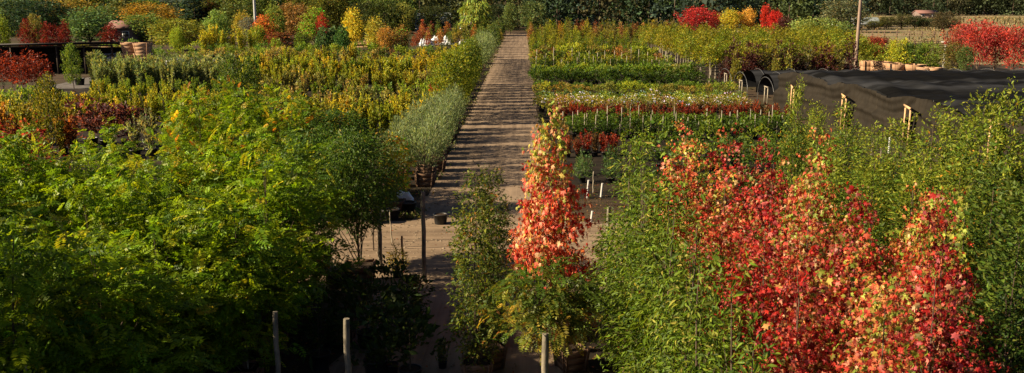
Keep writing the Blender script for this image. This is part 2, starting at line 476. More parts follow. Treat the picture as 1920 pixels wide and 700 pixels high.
# ------------------------------------------------------------------ plant makers: each returns (trunk mesh, crown mesh)
def make_tree(name, seed, h, z0, prof, tm, nc, per, size, pal, spread=0.12, twig=0.3, rough=0.3, shell=0.55, up=0.3,
              droop=0.3, normal_up=1.0, r0=0.035, nlimb=22, leafmat=None, jit=0.22, sizej=0.25, top=None):
    rng = np.random.default_rng(seed)
    P, O, cl, Cn = crown_points(rng, prof, z0, h, nc, per, spread, rough, shell, up, twig)
    n = len(P)
    A = O * 1.0 + rng.normal(0, 0.45, (n, 3)) + np.array([0, 0, -droop])
    Nn = rng.normal(0, 0.5, (n, 3)) + np.array([0, 0, normal_up]) + O * 0.4
    S = size * np.exp(rng.normal(0, sizej, n))
    colr = palette(rng, n, pal, cl, jit)
    if top is not None:              # colour of the young top growth
        m = ((P[:, 2] - z0) / (h - z0) + rng.normal(0, 0.12, n)) > top[0]
        colr[m] = palette(rng, int(m.sum()), top[1], None, jit)
    mb = MB()
    leaves(mb, tm, P, A, Nn, S, colr)
    crown = mb.mesh(name + '_crown', leafmat or LEAF)
    sel = Cn[rng.choice(len(Cn), min(nlimb, len(Cn)), replace=False)]
    tr = trunk_mesh(rng, z0 + (h - z0) * 0.93, r0, sel, name + '_trunk')
    return tr, crown

def put_tree(kind, variant, x, y, sc, rz, label, cat, group=None, color=None, box=None, stake=None, z=0.0, name='tree', sz=None, lean=(0, 0)):
    root = obj(name, None, loc=(x, y, z), rot=(lean[0], lean[1], rz), scale=(sc, sc, sz or sc))
    root.empty_display_size = 0.3
    tag(root, label, cat, group)
    tr, cr = KIND[kind][variant % len(KIND[kind])]
    zb = 0.0
    obj('trunk', tr, root)
    obj('crown', cr, root, color=color)
    if box:
        b = obj('planter_box', box, root, rot=(0, 0, -rz), scale=(1 / sc, 1 / sc, 1 / (sz or sc)))
    if stake:
        obj('stake', stake, root, rot=(0, 0, -rz), scale=(1 / sc, 1 / sc, 1 / (sz or sc)))
    return root

KIND = {}
# honey-coloured palettes for the near trees
LOC = [(6, (0.14, 0.235, 0.008)), (4, (0.22, 0.31, 0.010)), (2, (0.055, 0.11, 0.008)), (0.7, (0.30, 0.29, 0.015))]
LOCY = [(6, (0.16, 0.25, 0.010)), (3, (0.28, 0.29, 0.014)), (0.8, (0.48, 0.30, 0.02)), (0.25, (0.55, 0.18, 0.02)), (2, (0.08, 0.14, 0.010))]
LOCR = [(7, (0.14, 0.235, 0.010)), (0.8, (0.24, 0.22, 0.02)), (1.2, (0.38, 0.035, 0.015)), (0.5, (0.45, 0.1, 0.02))]
KIND['locust'] = [make_tree('locust', 100 + i, 4.6, 0.7, pr_egg(0.95 + 0.08 * i), T_FROND, 160, 10, 0.285, LOC, 0.14, 0.4, 0.45, 0.35, 0.5, 0.15, 1.1, 0.04, 26) for i in range(4)]
KIND['locust_yellow'] = [make_tree('locust_yellow', 120 + i, 4.6, 0.7, pr_egg(1.0), T_FROND, 160, 10, 0.285, LOC, 0.14, 0.4, 0.45, 0.35, 0.5, 0.15, 1.1, 0.04, 26, top=(0.62, LOCY)) for i in range(2)]
KIND['locust_red'] = [make_tree('locust_red', 130 + i, 4.6, 0.7, pr_egg(1.0), T_FROND, 160, 10, 0.285, LOC, 0.14, 0.4, 0.45, 0.35, 0.5, 0.15, 1.1, 0.04, 26, top=(0.78, LOCR)) for i in range(2)]
MAP = [(4, (0.38, 0.028, 0.022)), (2.0, (0.44, 0.09, 0.05)), (1.0, (0.34, 0.19, 0.06)), (3.2, (0.18, 0.014, 0.016)), (1.8, (0.13, 0.13, 0.022)), (0.9, (0.46, 0.26, 0.16)), (1.6, (0.38, 0.09, 0.085))]
MAPY = [(1.4, (0.30, 0.19, 0.045)), (3.2, (0.43, 0.10, 0.055)), (2.8, (0.15, 0.155, 0.022)), (3.4, (0.38, 0.04, 0.03)), (1.4, (0.46, 0.26, 0.15)), (1.8, (0.17, 0.022, 0.016)), (1.8, (0.44, 0.14, 0.11))]
MAPC = [(3, (0.36, 0.27, 0.06)), (3, (0.20, 0.21, 0.03)), (2, (0.48, 0.20, 0.09)), (1.4, (0.42, 0.07, 0.04))]
MAPT = [(2.4, (0.27, 0.26, 0.05)), (2, (0.46, 0.2, 0.07)), (1.8, (0.42, 0.07, 0.04)), (1.5, (0.16, 0.19, 0.03))]
KIND['maple_red'] = [make_tree('maple_red', 200 + i, 5.6, 0.9, pr_spire(1.1 + .08 * i), T_MAPLE, 380, 17, 0.088, MAP, 0.085, 0.30, 0.5, 0.30, 0.55, 1.5, 0.12, 0.035, 60, sizej=0.34, top=(0.93, MAPY) if i == 1 else None) for i in range(3)]
KIND['maple_mix'] = [make_tree('maple_mix', 210 + i, 5.4, 0.9, pr_spire(1.15), T_MAPLE, 380, 17, 0.088, MAPY, 0.085, 0.30, 0.5, 0.30, 0.55, 1.5, 0.12, 0.035, 60, sizej=0.34, top=(0.85, MAPT)) for i in range(2)]
KIND['maple_center'] = [make_tree('maple_center', 220, 5.05, 0.75, pr_cone(1.2), T_MAPLE, 300, 14, 0.13, [(4, (0.5, 0.055, 0.035)), (3, (0.56, 0.15, 0.08)), (1.6, (0.6, 0.32, 0.16)), (1, (0.30, 0.27, 0.05)), (0.9, (0.30, 0.018, 0.015))], 0.10, 0.3, 0.5, 0.3, 0.4, 1.4, 0.15, 0.03, 50, top=(0.66, MAPC))]
KIND['maple_yellow'] = [make_tree('maple_yellow', 230, 5.8, 0.9, pr_spire(0.8), T_MAPLE, 190, 13, 0.115, [(3, (0.26, 0.27, 0.045)), (1.5, (0.15, 0.2, 0.025)), (1.5, (0.42, 0.06, 0.03))], 0.085, 0.25, 0.4, 0.35, 0.45, 1.5, 0.12, 0.03, 40)]
GP = [(5, (0.105, 0.165, 0.013)), (3, (0.15, 0.215, 0.02)), (3, (0.05, 0.085, 0.012)), (0.7, (0.30, 0.29, 0.05))]
KIND['cherry'] = [make_tree('cherry', 240 + i, 5.1, 0.5, pr_spire(0.85), T_POINTN, 330, 16, 0.105, GP, 0.09, 0.40, 0.6, 0.25, 0.9, 0.9, 0.3, 0.04, 50) for i in range(3)]
KIND['column'] = [make_tree('column', 250 + i, 4.5, 0.3, pr_col(0.52), T_POINT, 420, 17, 0.085, [(4, (0.07, 0.11, 0.02)), (3, (0.14, 0.17, 0.025)), (2, (0.24, 0.24, 0.03)), (0.4, (0.4, 0.18, 0.03))], 0.08, 0.25, 0.35, 0.3, 0.7, 0.4, 0.7, 0.03, 30) for i in range(2)]
HG = [(4, (0.09, 0.145, 0.018)), (3, (0.15, 0.20, 0.022)), (2, (0.05, 0.09, 0.014)), (1.6, (0.27, 0.28, 0.03)), (0.25, (0.45, 0.22, 0.03))]
KIND['feathery'] = [make_tree('feathery', 260 + i, 6.0, 0.4, pr_cone(1.15), T_POINT, 620, 18, 0.10, HG, 0.09, 0.34, 0.45, 0.3, 0.8, 0.2, 0.7, 0.04, 50, top=(0.8, [(3, (0.24, 0.27, 0.03)), (2, (0.14, 0.2, 0.02))])) for i in range(3)]
KIND['pear'] = [make_tree('pear', 270 + i, 4.2, 1.45, pr_round(1.25), T_POINT, 640, 22, 0.09, [(5, (0.07, 0.13, 0.018)), (2, (0.11, 0.17, 0.02)), (2, (0.04, 0.08, 0.014)), (0.3, (0.28, 0.2, 0.03))], 0.10, 0.28, 0.4, 0.35, 0.4, 0.5, 0.8, 0.045, 40) for i in range(2)]
KIND['rowan'] = [make_tree('rowan', 280, 3.45, 1.9, pr_round(0.95), T_FROND, 100, 8, 0.27, [(4, (0.10, 0.15, 0.02)), (3, (0.2, 0.2, 0.022)), (2.2, (0.42, 0.3, 0.03)), (0.6, (0.45, 0.16, 0.03))], 0.1, 0.25, 0.35, 0.4, 0.1, 0.25, 1.3, 0.03, 30, top=(0.55, [(5, (0.09, 0.14, 0.015)), (1, (0.2, 0.2, 0.02))]))]
OL = [(5, (0.115, 0.15, 0.068)), (3, (0.17, 0.21, 0.10)), (2, (0.06, 0.085, 0.035))]
KIND['olive'] = [make_tree('olive', 300 + i, 2.75, 0.75, pr_egg(1.0), T_NEEDLE, 190, 10, 0.16, OL, 0.07, 0.35, 0.3, 0.4, 1.0, -0.35, 0.3, 0.035, 24) for i in range(3)]
KIND['golden_column'] = [make_tree('golden_column', 310 + i, 3.9, 0.3, pr_col(0.75), T_RH, 260, 13, 0.12, [(4, (0.17, 0.19, 0.02)), (3, (0.10, 0.14, 0.018)), (2, (0.28, 0.25, 0.025)), (1, (0.05, 0.08, 0.015))], 0.08, 0.3, 0.35, 0.35, 1.2, -0.3, 0.4, 0.04, 12) for i in range(2)]
KIND['orange_tree'] = [make_tree('orange_tree', 320, 2.6, 0.8, pr_egg(0.6), T_POINT, 110, 11, 0.12, [(3, (0.55, 0.33, 0.03)), (2, (0.55, 0.16, 0.03)), (2, (0.14, 0.22, 0.03))], 0.08, 0.2, 0.4, 0.3, 0.3, 0.6, 0.6, 0.02, 20)]
# generic, tinted per object (tint is a leaf to leaf variation around one)
TV = [(4, (1, 1, 1)), (2, (1.35, 1.2, 1.0)), (2, (0.65, 0.75, 0.8)), (1, (1.5, 1.05, 0.8))]
KIND['mid_upright'] = [make_tree('mid_upright', 400 + i, 3.0, 0.3, pr_cone(0.65), T_RH, 95, 9, 0.17, TV, 0.09, 0.3, 0.35, 0.3, 1.1, -0.2, 0.5, 0.03, 8) for i in range(3)]
KIND['staked_young'] = [make_tree('staked_young', 410 + i, 4.0, 1.5, pr_egg(0.85), T_RH, 95, 8, 0.2, TV, 0.12, 0.3, 0.35, 0.3, 0.6, 0.1, 0.7, 0.03, 10) for i in range(3)]
KIND['far_round'] = [make_tree('far_round', 420 + i, 8.0, 1.0, pr_round(3.6), T_CLUMP, 700, 8, 0.31, TV, 0.30, 1.1, 0.85, 0.45, 0.3, 0.2, 0.8, 0.22, 20, LEAF_FAR) for i in range(3)]
KIND['far_egg'] = [make_tree('far_egg', 430 + i, 8.0, 0.8, pr_egg(2.4), T_CLUMP, 520, 8, 0.30, TV, 0.26, 1.0, 0.85, 0.45, 0.6, 0.0, 0.8, 0.18, 20, LEAF_FAR) for i in range(3)]
KIND['far_cone'] = [make_tree('far_cone', 440 + i, 9.0, 0.5, pr_cone(2.3), T_CLUMP, 300, 9, 0.36, TV, 0.25, 0.6, 0.35, 0.5, 0.0, 0.4, 0.8, 0.2, 10, LEAF_FAR) for i in range(2)]
KIND['far_oval'] = [make_tree('far_oval', 450, 4.6, 0.1, pr_egg(1.25), T_CLUMP, 210, 9, 0.24, TV, 0.12, 0.2, 0.12, 0.6, 1.0, -0.3, 0.5, 0.08, 4, LEAF_FAR)]
KIND['far_open'] = [make_tree('far_open', 460 + i, 6.0, 1.6, pr_vase(2.4), T_RH, 300, 9, 0.27, TV, 0.22, 0.6, 0.5, 0.2, 0.6, 0.0, 0.7, 0.09, 40, LEAF) for i in range(2)]
KIND['far_wild'] = [make_tree('far_wild', 480 + i, 8.0, 0.6, pr_egg(2.2), T_CLUMP, 360, 9, 0.28, [(4, (1, 1, 1)), (1.5, (0.6, 0.7, 0.8)), (1.2, (1.3, 1.8, 1)), (0.7, (0.35, 2.6, 0.9))], 0.22, 0.8, 0.9, 0.3, 0.5, 0.0, 0.8, 0.14, 30, LEAF_FAR) for i in range(3)]
KIND['far_willow'] = [make_tree('far_willow', 470, 10.0, 1.0, pr_round(3.2), T_NEEDLE, 230, 12, 0.9, TV, 0.22, 0.3, 0.4, 0.6, 0.0, 2.2, 0.2, 0.25, 14, LEAF_FAR)]

# planter box: tapered, three boards a side, corner battens, soil inside
def make_box(w, h, wood, taper=0.8):
    mb = MB()
    nb = 3
    for sd in range(4):
        a = sd * math.pi / 2
        cs, sn = math.cos(a), math.sin(a)
        for b in range(nb):
            z0 = h * b / nb + 0.006; z1 = h * (b + 1) / nb - 0.006
            def ring(z, o):
                half = (w / 2) * (taper + (1 - taper) * z / h) + o
                return half
            P = []
            for z in (z0, z1):
                for o in (0, -0.022):
                    hh = ring(z, o)
                    le = ring(z, -0.001)
                    for sx in (-1, 1):
                        x, y = sx * le, -hh
                        P.append([x * cs - y * sn, x * sn + y * cs, z])
            # order: z0 outer(-,+), z0 inner, z1 outer, z1 inner
            P = np.array(P)
            mb.add(P, np.array([[0, 1, 5, 4], [3, 2, 6, 7], [4, 5, 7, 6], [1, 0, 2, 3], [0, 4, 6, 2], [5, 1, 3, 7]]), (1, 1, 1), 0)
        x, y = -(w / 2) * 0.93, -(w / 2) * 0.93
        p0 = Vector((-(w / 2) * taper * 1.0, -(w / 2) * taper - 0.012, 0.0)); p1 = Vector((-(w / 2), -(w / 2) - 0.012, h + 0.01))
        for q in (0.08, 0.92):
            a0 = Vector((p0.x + (-2 * p0.x) * q, p0.y, 0.0)); a1 = Vector((p1.x + (-2 * p1.x) * q, p1.y, h + 0.012))
            rr = Matrix.Rotation(a, 3, 'Z')
            mb.beam(rr @ a0, rr @ a1, 0.022, 0.06)
    hh = (w / 2) * 0.93
    mb.add([[-hh, -hh, h * 0.86], [hh, -hh, h * 0.86], [hh, hh, h * 0.86], [-hh, hh, h * 0.86]], [[0, 1, 2, 3]], (1, 1, 1), 1)
    return mb.mesh('planter_box', [wood, SOIL])
BOX = make_box(0.85, 0.62, BOXWOOD)
BOXS = make_box(0.62, 0.5, BOXWOOD)
BOXP = make_box(1.5, 1.0, PALEBOX)

def pot_into(mb, r, h, mi=1, k=10, white=False):
    a = np.arange(k) / k * 2 * np.pi
    rings = []
    for (rr, z) in ((r * 0.8, 0), (r, h * 0.93), (r * 1.07, h * 0.93), (r * 1.07, h), (r * 0.95, h), (r * 0.93, h * 0.9)):
        rings.append(np.stack([np.cos(a) * rr, np.sin(a) * rr, np.full(k, z)], 1))
    V = np.concatenate(rings); Fq = []
    for i in range(len(rings) - 1):
        for j in range(k):
            Fq.append([i * k + j, i * k + (j + 1) % k, (i + 1) * k + (j + 1) % k, (i + 1) * k + j])
    mb.add(V, np.array(Fq), (1, 1, 1), mi)
    mb.add(rings[-1], [list(range(k))], (1, 1, 1), 2)

def make_pot(r, h):
    mb = MB(); pot_into(mb, r, h, 0)
    # soil uses slot 1
    mb.MI[-1][:] = 1
    return mb.mesh('pot', [POT, SOIL])
POTM = make_pot(0.24, 0.34)

def make_stake(h, r=0.022, mt=None, sq=False, name='stake', dx=0.07, dy=-0.03):
    mb = MB()
    if sq: mb.box((dx, dy, h / 2), (r * 2, r * 2, h))
    else: mb.tube([(dx, dy, 0), (dx + 0.01, dy, h * .5), (dx + 0.005, dy, h)], r, 7)
    return mb.mesh(name, mt or STAKE)
STK = make_stake(2.6, 0.022)
STK_L = make_stake(2.5, 0.05)
STK_S = make_stake(1.5, 0.018, sq=True)

# shrubs for the rows: one mesh each (a dozen pixels tall): pot, stems and leaves
def make_shrub(name, seed, h, r, shape, tm, n_leaf, size, pal, stems=6, stake=0.0, potr=0.2, flower=None, prof=None):
    rng = np.random.default_rng(seed)
    mb = MB()
    z0 = 0.28
    if shape == 'upright':
        ns = stems
        P = []; O = []; cl = []
        for i in range(ns):
            a = rng.random() * 6.28; rr = r * 0.85 * math.sqrt(rng.random()); hh = h * (0.68 + 0.34 * rng.random())
            b = np.array([math.cos(a) * rr * 0.3, math.sin(a) * rr * 0.3, z0]); e = np.array([math.cos(a) * rr, math.sin(a) * rr, hh])
            m = int(n_leaf / ns); t = rng.random(m) ** 0.8
            P.append(b + (e - b) * t[:, None] + rng.normal(0, 0.055, (m, 3)) * (1.25 - t)[:, None])
            O.append(nrm(rng.normal(0, 0.6, (m, 3)) + np.array([0, 0, 0.9]))); cl.append(np.full(m, i))
            mb.tube([b, e], [0.012, 0.005], 3, mi=3, caps=False)
        P = np.concatenate(P); O = np.concatenate(O); cl = np.concatenate(cl)
        A = O; Nn = rng.normal(0, 1, P.shape)
    else:
        pf = prof or (pr_round(r) if shape == 'round' else pr_cone(r))
        per = 8
        P, O, cl, Cn = crown_points(rng, pf, z0, h, n_leaf // per, per, 0.06, 0.35, 0.45, 0.6, 0.12)
        A = O + rng.normal(0, 0.5, P.shape); Nn = rng.normal(0, 0.6, P.shape) + O
        mb.tube([(0, 0, 0.2), (0, 0, h * 0.8)], [0.015, 0.006], 4, mi=3, caps=False)
    S = size * np.exp(rng.normal(0, 0.25, len(P)))
    colr = palette(rng, len(P), pal, cl, 0.25)
    if flower is not None:
        m = (rng.random(len(P)) < flower[0]) & (P[:, 2] > h * 0.55)
        colr[m] = np.array(flower[1])
        S[m] *= 1.2
    leaves(mb, tm, P, A, Nn, S, colr, 0)
    pot_into(mb, potr, 0.3)
    if stake:
        mb.box((0.05, -0.04, stake / 2), (0.04, 0.04, stake), mi=4)
    return mb.mesh(name, [LEAF, POT, SOIL, BARK, STAKE])

SH = {}
SH['round'] = [make_shrub('round_shrub', 500 + i, 1.25, 0.55, 'round', T_RH, 400, 0.12, TV) for i in range(3)]
SH['upright'] = [make_shrub('upright_shrub', 510 + i, 1.4, 0.42, 'upright', T_RH, 330, 0.11, TV, 9) for i in range(4)]
SH['staked'] = [make_shrub('staked_shrub', 520 + i, 1.25, 0.5, 'round', T_RH, 380, 0.12, TV, stake=(1.5, 1.6, 1.2)[i]) for i in range(3)]
SH['rose'] = [make_shrub('rose_shrub', 530 + i, 1.05, 0.5, 'round', T_RH, 340, 0.11, TV, flower=(0.09, (3.4, 3.2, 24.0))) for i in range(3)]
SH['conifer'] = [make_shrub('conifer_shrub', 540 + i, 1.3, 0.45, 'cone', T_NEEDLE, 420, 0.15, TV) for i in range(2)]
SH['tall'] = [make_shrub('tall_shrub', 550 + i, 2.0, 0.5, 'upright', T_RH, 640, 0.135, TV, 9) for i in range(4)]
SH['willowy'] = [make_shrub('willowy_shrub', 560 + i, 2.9, 0.8, 'upright', T_NEEDLE, 1300, 0.25, TV, 18, potr=0.3) for i in range(4)]

def put_shrub(kind, v, x, y, sc, rz, label, cat, group, color, name, sz=None):
    o = obj(name, SH[kind][v % len(SH[kind])], loc=(x, y, 0), rot=(0, 0, rz), scale=(sc, sc, sz or sc), color=color)
    tag(o, label, cat, group)
    return o

# ================================================================== SETTING
gm = MB()
# one sheet to the horizon, finer near the eye, with slight unevenness far out
xs = np.array([-1500, -700, -300, -120, -60, -30, -15, -6, 0, 6, 15, 30, 60, 120, 300, 700, 1500.0])
ys = np.array([-60, -20, 0, 15, 30, 45, 60, 80, 110, 150, 220, 320, 480, 700, 1100, 2200.0])
GX, GY = np.meshgrid(xs, ys); GZ = np.zeros_like(GX)
nx, ny = len(xs), len(ys)
Fq = [[j * nx + i, j * nx + i + 1, (j + 1) * nx + i + 1, (j + 1) * nx + i] for j in range(ny - 1) for i in range(nx - 1)]
gm.add(np.stack([GX.ravel(), GY.ravel(), GZ.ravel()], 1), np.array(Fq))
tag(obj('ground', gm.mesh('ground', ground_material())), 'brown dirt ground of the plant nursery between the rows', kind='structure')

def strip(name, pts_l, pts_r, z, m, label):
    n = len(pts_l); V = [(*p, z) for p in pts_l] + [(*p, z) for p in pts_r]
    mb = MB(); mb.add(V, np.array([[i, n + i, n + i + 1, i + 1] for i in range(n - 1)]))
    return tag(obj(name, mb.mesh(name, m)), label, kind='structure')

rngr = np.random.default_rng(5)
yy = np.concatenate([np.arange(4, 60, 1.0), np.arange(60, 238, 4.0)])
jl = rngr.normal(0, 0.16, len(yy)); jr = rngr.normal(0, 0.16, len(yy))
ROADM = road_material('rutted_dirt_road')
strip('road', [(-4.05 + a, y) for a, y in zip(jl, yy)], [(1.15 + a, y) for a, y in zip(jr, yy)], 0.004, ROADM, 'straight rutted dirt road running between the plant rows')
xx = np.arange(-40, 30, 1.0)
strip('path', [(x, 32.6 + rngr.normal(0, 0.12)) for x in xx], [(x, 24.3 + rngr.normal(0, 0.12)) for x in xx], 0.008, road_material('sandy_cross_path', 'x', (0.27, 0.195, 0.13), (0.11, 0.078, 0.052)), 'pale sandy path crossing the dirt road in front')

DRY = noise_material('dry_grass_field', (0.17, 0.125, 0.065), (0.29, 0.225, 0.12), 0.35, rough=1, bump=0.3, detail=8, c3=(0.15, 0.14, 0.06), scale3=0.03)
strip('field', [(x, 560) for x in (60, 300, 700)], [(x, 118) for x in (42, 180, 300)], 0.012, DRY, 'dry tan field beyond the shade house')
strip('yard', [(x, 130) for x in (-50, -46, -38)], [(x, 84) for x in (-45, -42, -39)], 0.012, noise_material('grey_yard_gravel', (0.07, 0.062, 0.055), (0.15, 0.135, 0.12), 1.2), 'grey gravel yard beside the open shed')

# low wooded rise far behind, closes the view between the trees
hm = MB()
hx = np.linspace(-900, 1100, 60); hy = np.array([640, 720, 820, 960, 1200.0])
V = []
for j, y in enumerate(hy):
    for x in hx:
        base = [0, 9, 20, 28, 0][j]
        dip = 1 - 0.97 * math.exp(-((x / y * F + 980 - 300) / 60) ** 2)
        V.append((x, y, base * (0.8 + 0.3 * math.sin(x * 0.011) + 0.15 * math.sin(x * 0.031 + j)) * dip - 0.3))
n = len(hx)
hm.add(V, np.array([[j * n + i, j * n + i + 1, (j + 1) * n + i + 1, (j + 1) * n + i] for j in range(4) for i in range(n - 1)]))
tag(obj('hill', hm.mesh('hill', noise_material('wooded_hill_cover', (0.012, 0.025, 0.02), (0.035, 0.05, 0.03), 0.15, rough=1, bump=0), True)), 'dark wooded hill on the horizon', kind='structure')

# ------------------------------------------------------------------ far wood: one mass
def forest():
    rng = np.random.default_rng(77)
    mb = MB()
    def tree(x, y, h, r, col):
        nc = 70
        f = lump(rng)
        th = rng.random(nc) * 6.28; t = rng.random(nc) ** 0.8
        rad = r * np.sqrt(np.clip(1 - (1.7 * t - 0.75) ** 2, 0.05, 1)) * (1 + 0.3 * f(th, t)) * (0.55 + 0.45 * rng.random(nc))
        Cn = np.stack([x + np.cos(th) * rad, y + np.sin(th) * rad, h * (0.04 + 0.94 * t)], 1)
        per = 9; cl = np.repeat(np.arange(nc), per)
        P = Cn[cl] + rng.normal(0, r * 0.13, (len(cl), 3))
        A = rng.normal(0, 1, P.shape); Nn = rng.normal(0, 0.6, P.shape) + np.array([0, 0, 0.7])
        S = r * 0.14 * np.exp(rng.normal(0, 0.3, len(P)))
        c = np.array(col) * 1.25 * np.exp(rng.normal(0, 0.32, (nc, 1)))[cl] * np.exp(rng.normal(0, 0.2, (len(P), 1)))
        leaves(mb, T_CLUMP, P, A, Nn, S, c.astype(np.float32))
        mb.tube([(x, y, 0), (x, y, h * 0.6)], [0.3, 0.12], 5, mi=1, caps=False)
    def col():
        return [(0.035, 0.06, 0.022), (0.05, 0.07, 0.025), (0.028, 0.05, 0.024), (0.07, 0.08, 0.03), (0.06, 0.055, 0.025), (0.03, 0.05, 0.035)][rng.integers(0, 6)]
    # band behind the rows, px -60..1620, several layers
    for Y, x0, x1, st, hh in ((262, -60, 1580, 38, 12.5), (290, -60, 1600, 34, 15.5), (330, -60, 1620, 34, 20)):
        px = x0
        while px < x1:
            if not (235 < px < 362 ):
                h = hh * (0.8 + 0.45 * rng.random())
                tree(X_of(px, Y, 5), Y + rng.normal(0, 9), h, h * 0.46, col())
            px += st * (0.7 + 0.7 * rng.random())
    # the far side of the dry field
    for Y, st, hh in ((520, 15, 17), (560, 16, 22), (600, 15, 26)):
        px = 1560
        while px < 1990:
            h = hh * (0.75 + 0.45 * rng.random())
            tree(X_of(px, Y, 5), Y + rng.normal(0, 8), h, h * 0.42, [(0.03, 0.045, 0.022), (0.045, 0.06, 0.028), (0.06, 0.06, 0.03)][rng.integers(0, 3)])
            px += st * (0.7 + 0.7 * rng.random())
    # lower trees under the gap of sky
    for px in range(236, 366, 12):
        tree(X_of(px, 420, 5), 420 + rng.normal(0, 10), 7.4 + rng.random() * 1.0 - 1.6 * math.exp(-((px - 312) / 26) ** 2), 5.0, (0.03, 0.05, 0.03))
    return mb.mesh('forest', [LEAF_FAR, BARK])
tag(obj('forest', forest()), 'dark dense wood closing the view behind the nursery', kind='stuff')

# ================================================================== LARGE STRUCTURES
# ---- shade house: four covered bays under one sagging cloth, walls hanging to the ground
BAYS = [63.6, 57.4, 51.2, 44.6]
def wall_x(y):
    return 19.3 + (64.8 - y) * 0.235

def shade_house():
    root = obj('shade_house', None, loc=(0, 0, 0))
    tag(root, 'long shade house under sagging dark cloth with four timber doorways', 'shade house')
    rng = np.random.default_rng(9)
    y0, y1 = 41.0, 66.8
    X = np.concatenate([np.linspace(0, 3, 14), np.linspace(3.3, 60, 170)]); Y = np.linspace(y0, y1, 120)
    def roofz(u, y):
        z = 0
        for b in BAYS:
            z = np.maximum(z, 3.02 + 0.036 * (b - 57) - 0.045 * (y - b) ** 2)
        rib = np.abs(np.sin((u - 0.6) * math.pi / 3.1))
        z = z - 0.16 * rib * (0.5 + 0.5 * np.cos((y - 51) * 1.01)) ** 1 * 0.8
        z = z + 0.06 * np.sin(u * 2.1 + y * 1.3) * np.sin(u * 0.7 - y * 2.2) + 0.03 * np.sin(u * 5 + 3 * np.sin(y))
        return z
    V = []
    for y in Y:
        for u in X:
            z = roofz(u, y)
            if u < 1.1: z -= (1.1 - u) ** 2 * 0.10
            V.append((wall_x(y) + u, y, z))
    nX = len(X)
    mb = MB()
    mb.add(V, np.array([[j * nX + i, j * nX + i + 1, (j + 1) * nX + i + 1, (j + 1) * nX + i] for j in range(len(Y) - 1) for i in range(nX - 1)]))
    r = obj('roof_cloth', mb.mesh('roof_cloth', CLOTH, True), root)
    # end wall cloth: hangs from the roof edge, gathers in folds, opens at each doorway
    mb = MB(); Zs = np.linspace(0, 1, 28); Yw = np.linspace(y0, y1, 260)
    V = []
    for y in Yw:
        top = roofz(0.0, y) - 0.13
        db = min(abs(y - (b + 0.7)) for b in BAYS)
        sg = 1 if (y - min(BAYS, key=lambda b: abs(y - (b + 0.7))) - 0.7) > 0 else -1
        for s in Zs:
            z = top * (1 - s)
            f = 0.10 * math.sin(y * 5.5 + 1.5 * math.sin(y * 1.7)) * (0.25 + s) + 0.06 * math.sin(y * 13 + 4 * s)
            open_ = 0.42 * s if db < 0.85 else 0
            dm = ((y - BAYS[3] - 0.45 + 6.3) % 6.3) / 6.3 * 2 - 1; ph = z - 0.95 * dm * dm + 0.25 * math.sin(y * 1.1)
            swag = (0.20 * math.sin(ph * 4.6) + 0.09 * math.sin(ph * 11 + y)) * (1 - dm ** 6) * math.sin(math.pi * min(1, .15 + s)) 
            V.append((wall_x(y) - 0.12 + f + swag * 0.7 - 0.30 * s * (1 - 0.5 * (db < 0.9)), y, z))
    nZ = len(Zs)
    Fq = []
    for j in range(len(Yw) - 1):
        ym = (Yw[j] + Yw[j + 1]) / 2
        for i in range(nZ - 1):
            z = (roofz(0.0, ym) - 0.13) * (1 - (i + .5) / (nZ - 1))
            gap = False
            for b in BAYS:
                c = b + 0.45
                if z < 1.85 and abs(ym - c) < 0.09 + 0.30 * (1 - z / 1.85) ** 0.7 + 0.05:
                    gap = True
            if not gap: Fq.append([j * nZ + i, (j + 1) * nZ + i, (j + 1) * nZ + i + 1, j * nZ + i + 1])
    mb.add(V, np.array(Fq))
    obj('wall_cloth', mb.mesh('wall_cloth', CLOTH2, True), root)
    # near side wall (faces the camera)
    mb = MB(); V = []
    Xs = np.linspace(0, 60, 200)
    for u in Xs:
        for s in Zs:
            z = (roofz(u, y0)) * (1 - s)
            V.append((wall_x(y0) + u, y0 - 0.05 - 0.12 * s + 0.12 * math.sin(u * 4 + 1.5 * math.sin(u)) * (0.2 + s), z))
    mb.add(V, np.array([[j * nZ + i, (j + 1) * nZ + i, (j + 1) * nZ + i + 1, j * nZ + i + 1] for j in range(len(Xs) - 1) for i in range(nZ - 1)]))
    obj('wall_cloth', mb.mesh('side_cloth', CLOTH2, True), root)
    for b in BAYS:
        x = wall_x(b) - 0.42
        f = MB()
        f.box((x - 0.28, b + 0.3, 2.12), (0.10, 1.9, 0.11), rz=-0.23 + 0.0)
        for dy in (-0.45, 0.45):
            f.box((x - 0.16 + 0.1 * dy, b + 0.45 + dy, 1.0), (0.08, 0.09, 2.0))
        obj('door_frame', f.mesh('door_frame', LINTEL), root)
    for b in BAYS:
        for u in np.arange(0.6, 40, 3.1):
            mb = MB()
            pts = []
            for a in np.linspace(0, math.pi, 13):
                yy_ = b + 2.55 * math.cos(a); zz = 0.3 + (2.2 + 0.03 * (b - 57)) * math.sin(a)
                pts.append((wall_x(b) + u, yy_, zz))
            mb.tube([(pts[0][0], pts[0][1], 0)] + pts + [(pts[-1][0], pts[-1][1], 0)], 0.025, 6)
            obj('hoop', mb.mesh('hoop', PIPE), root)
shade_house()

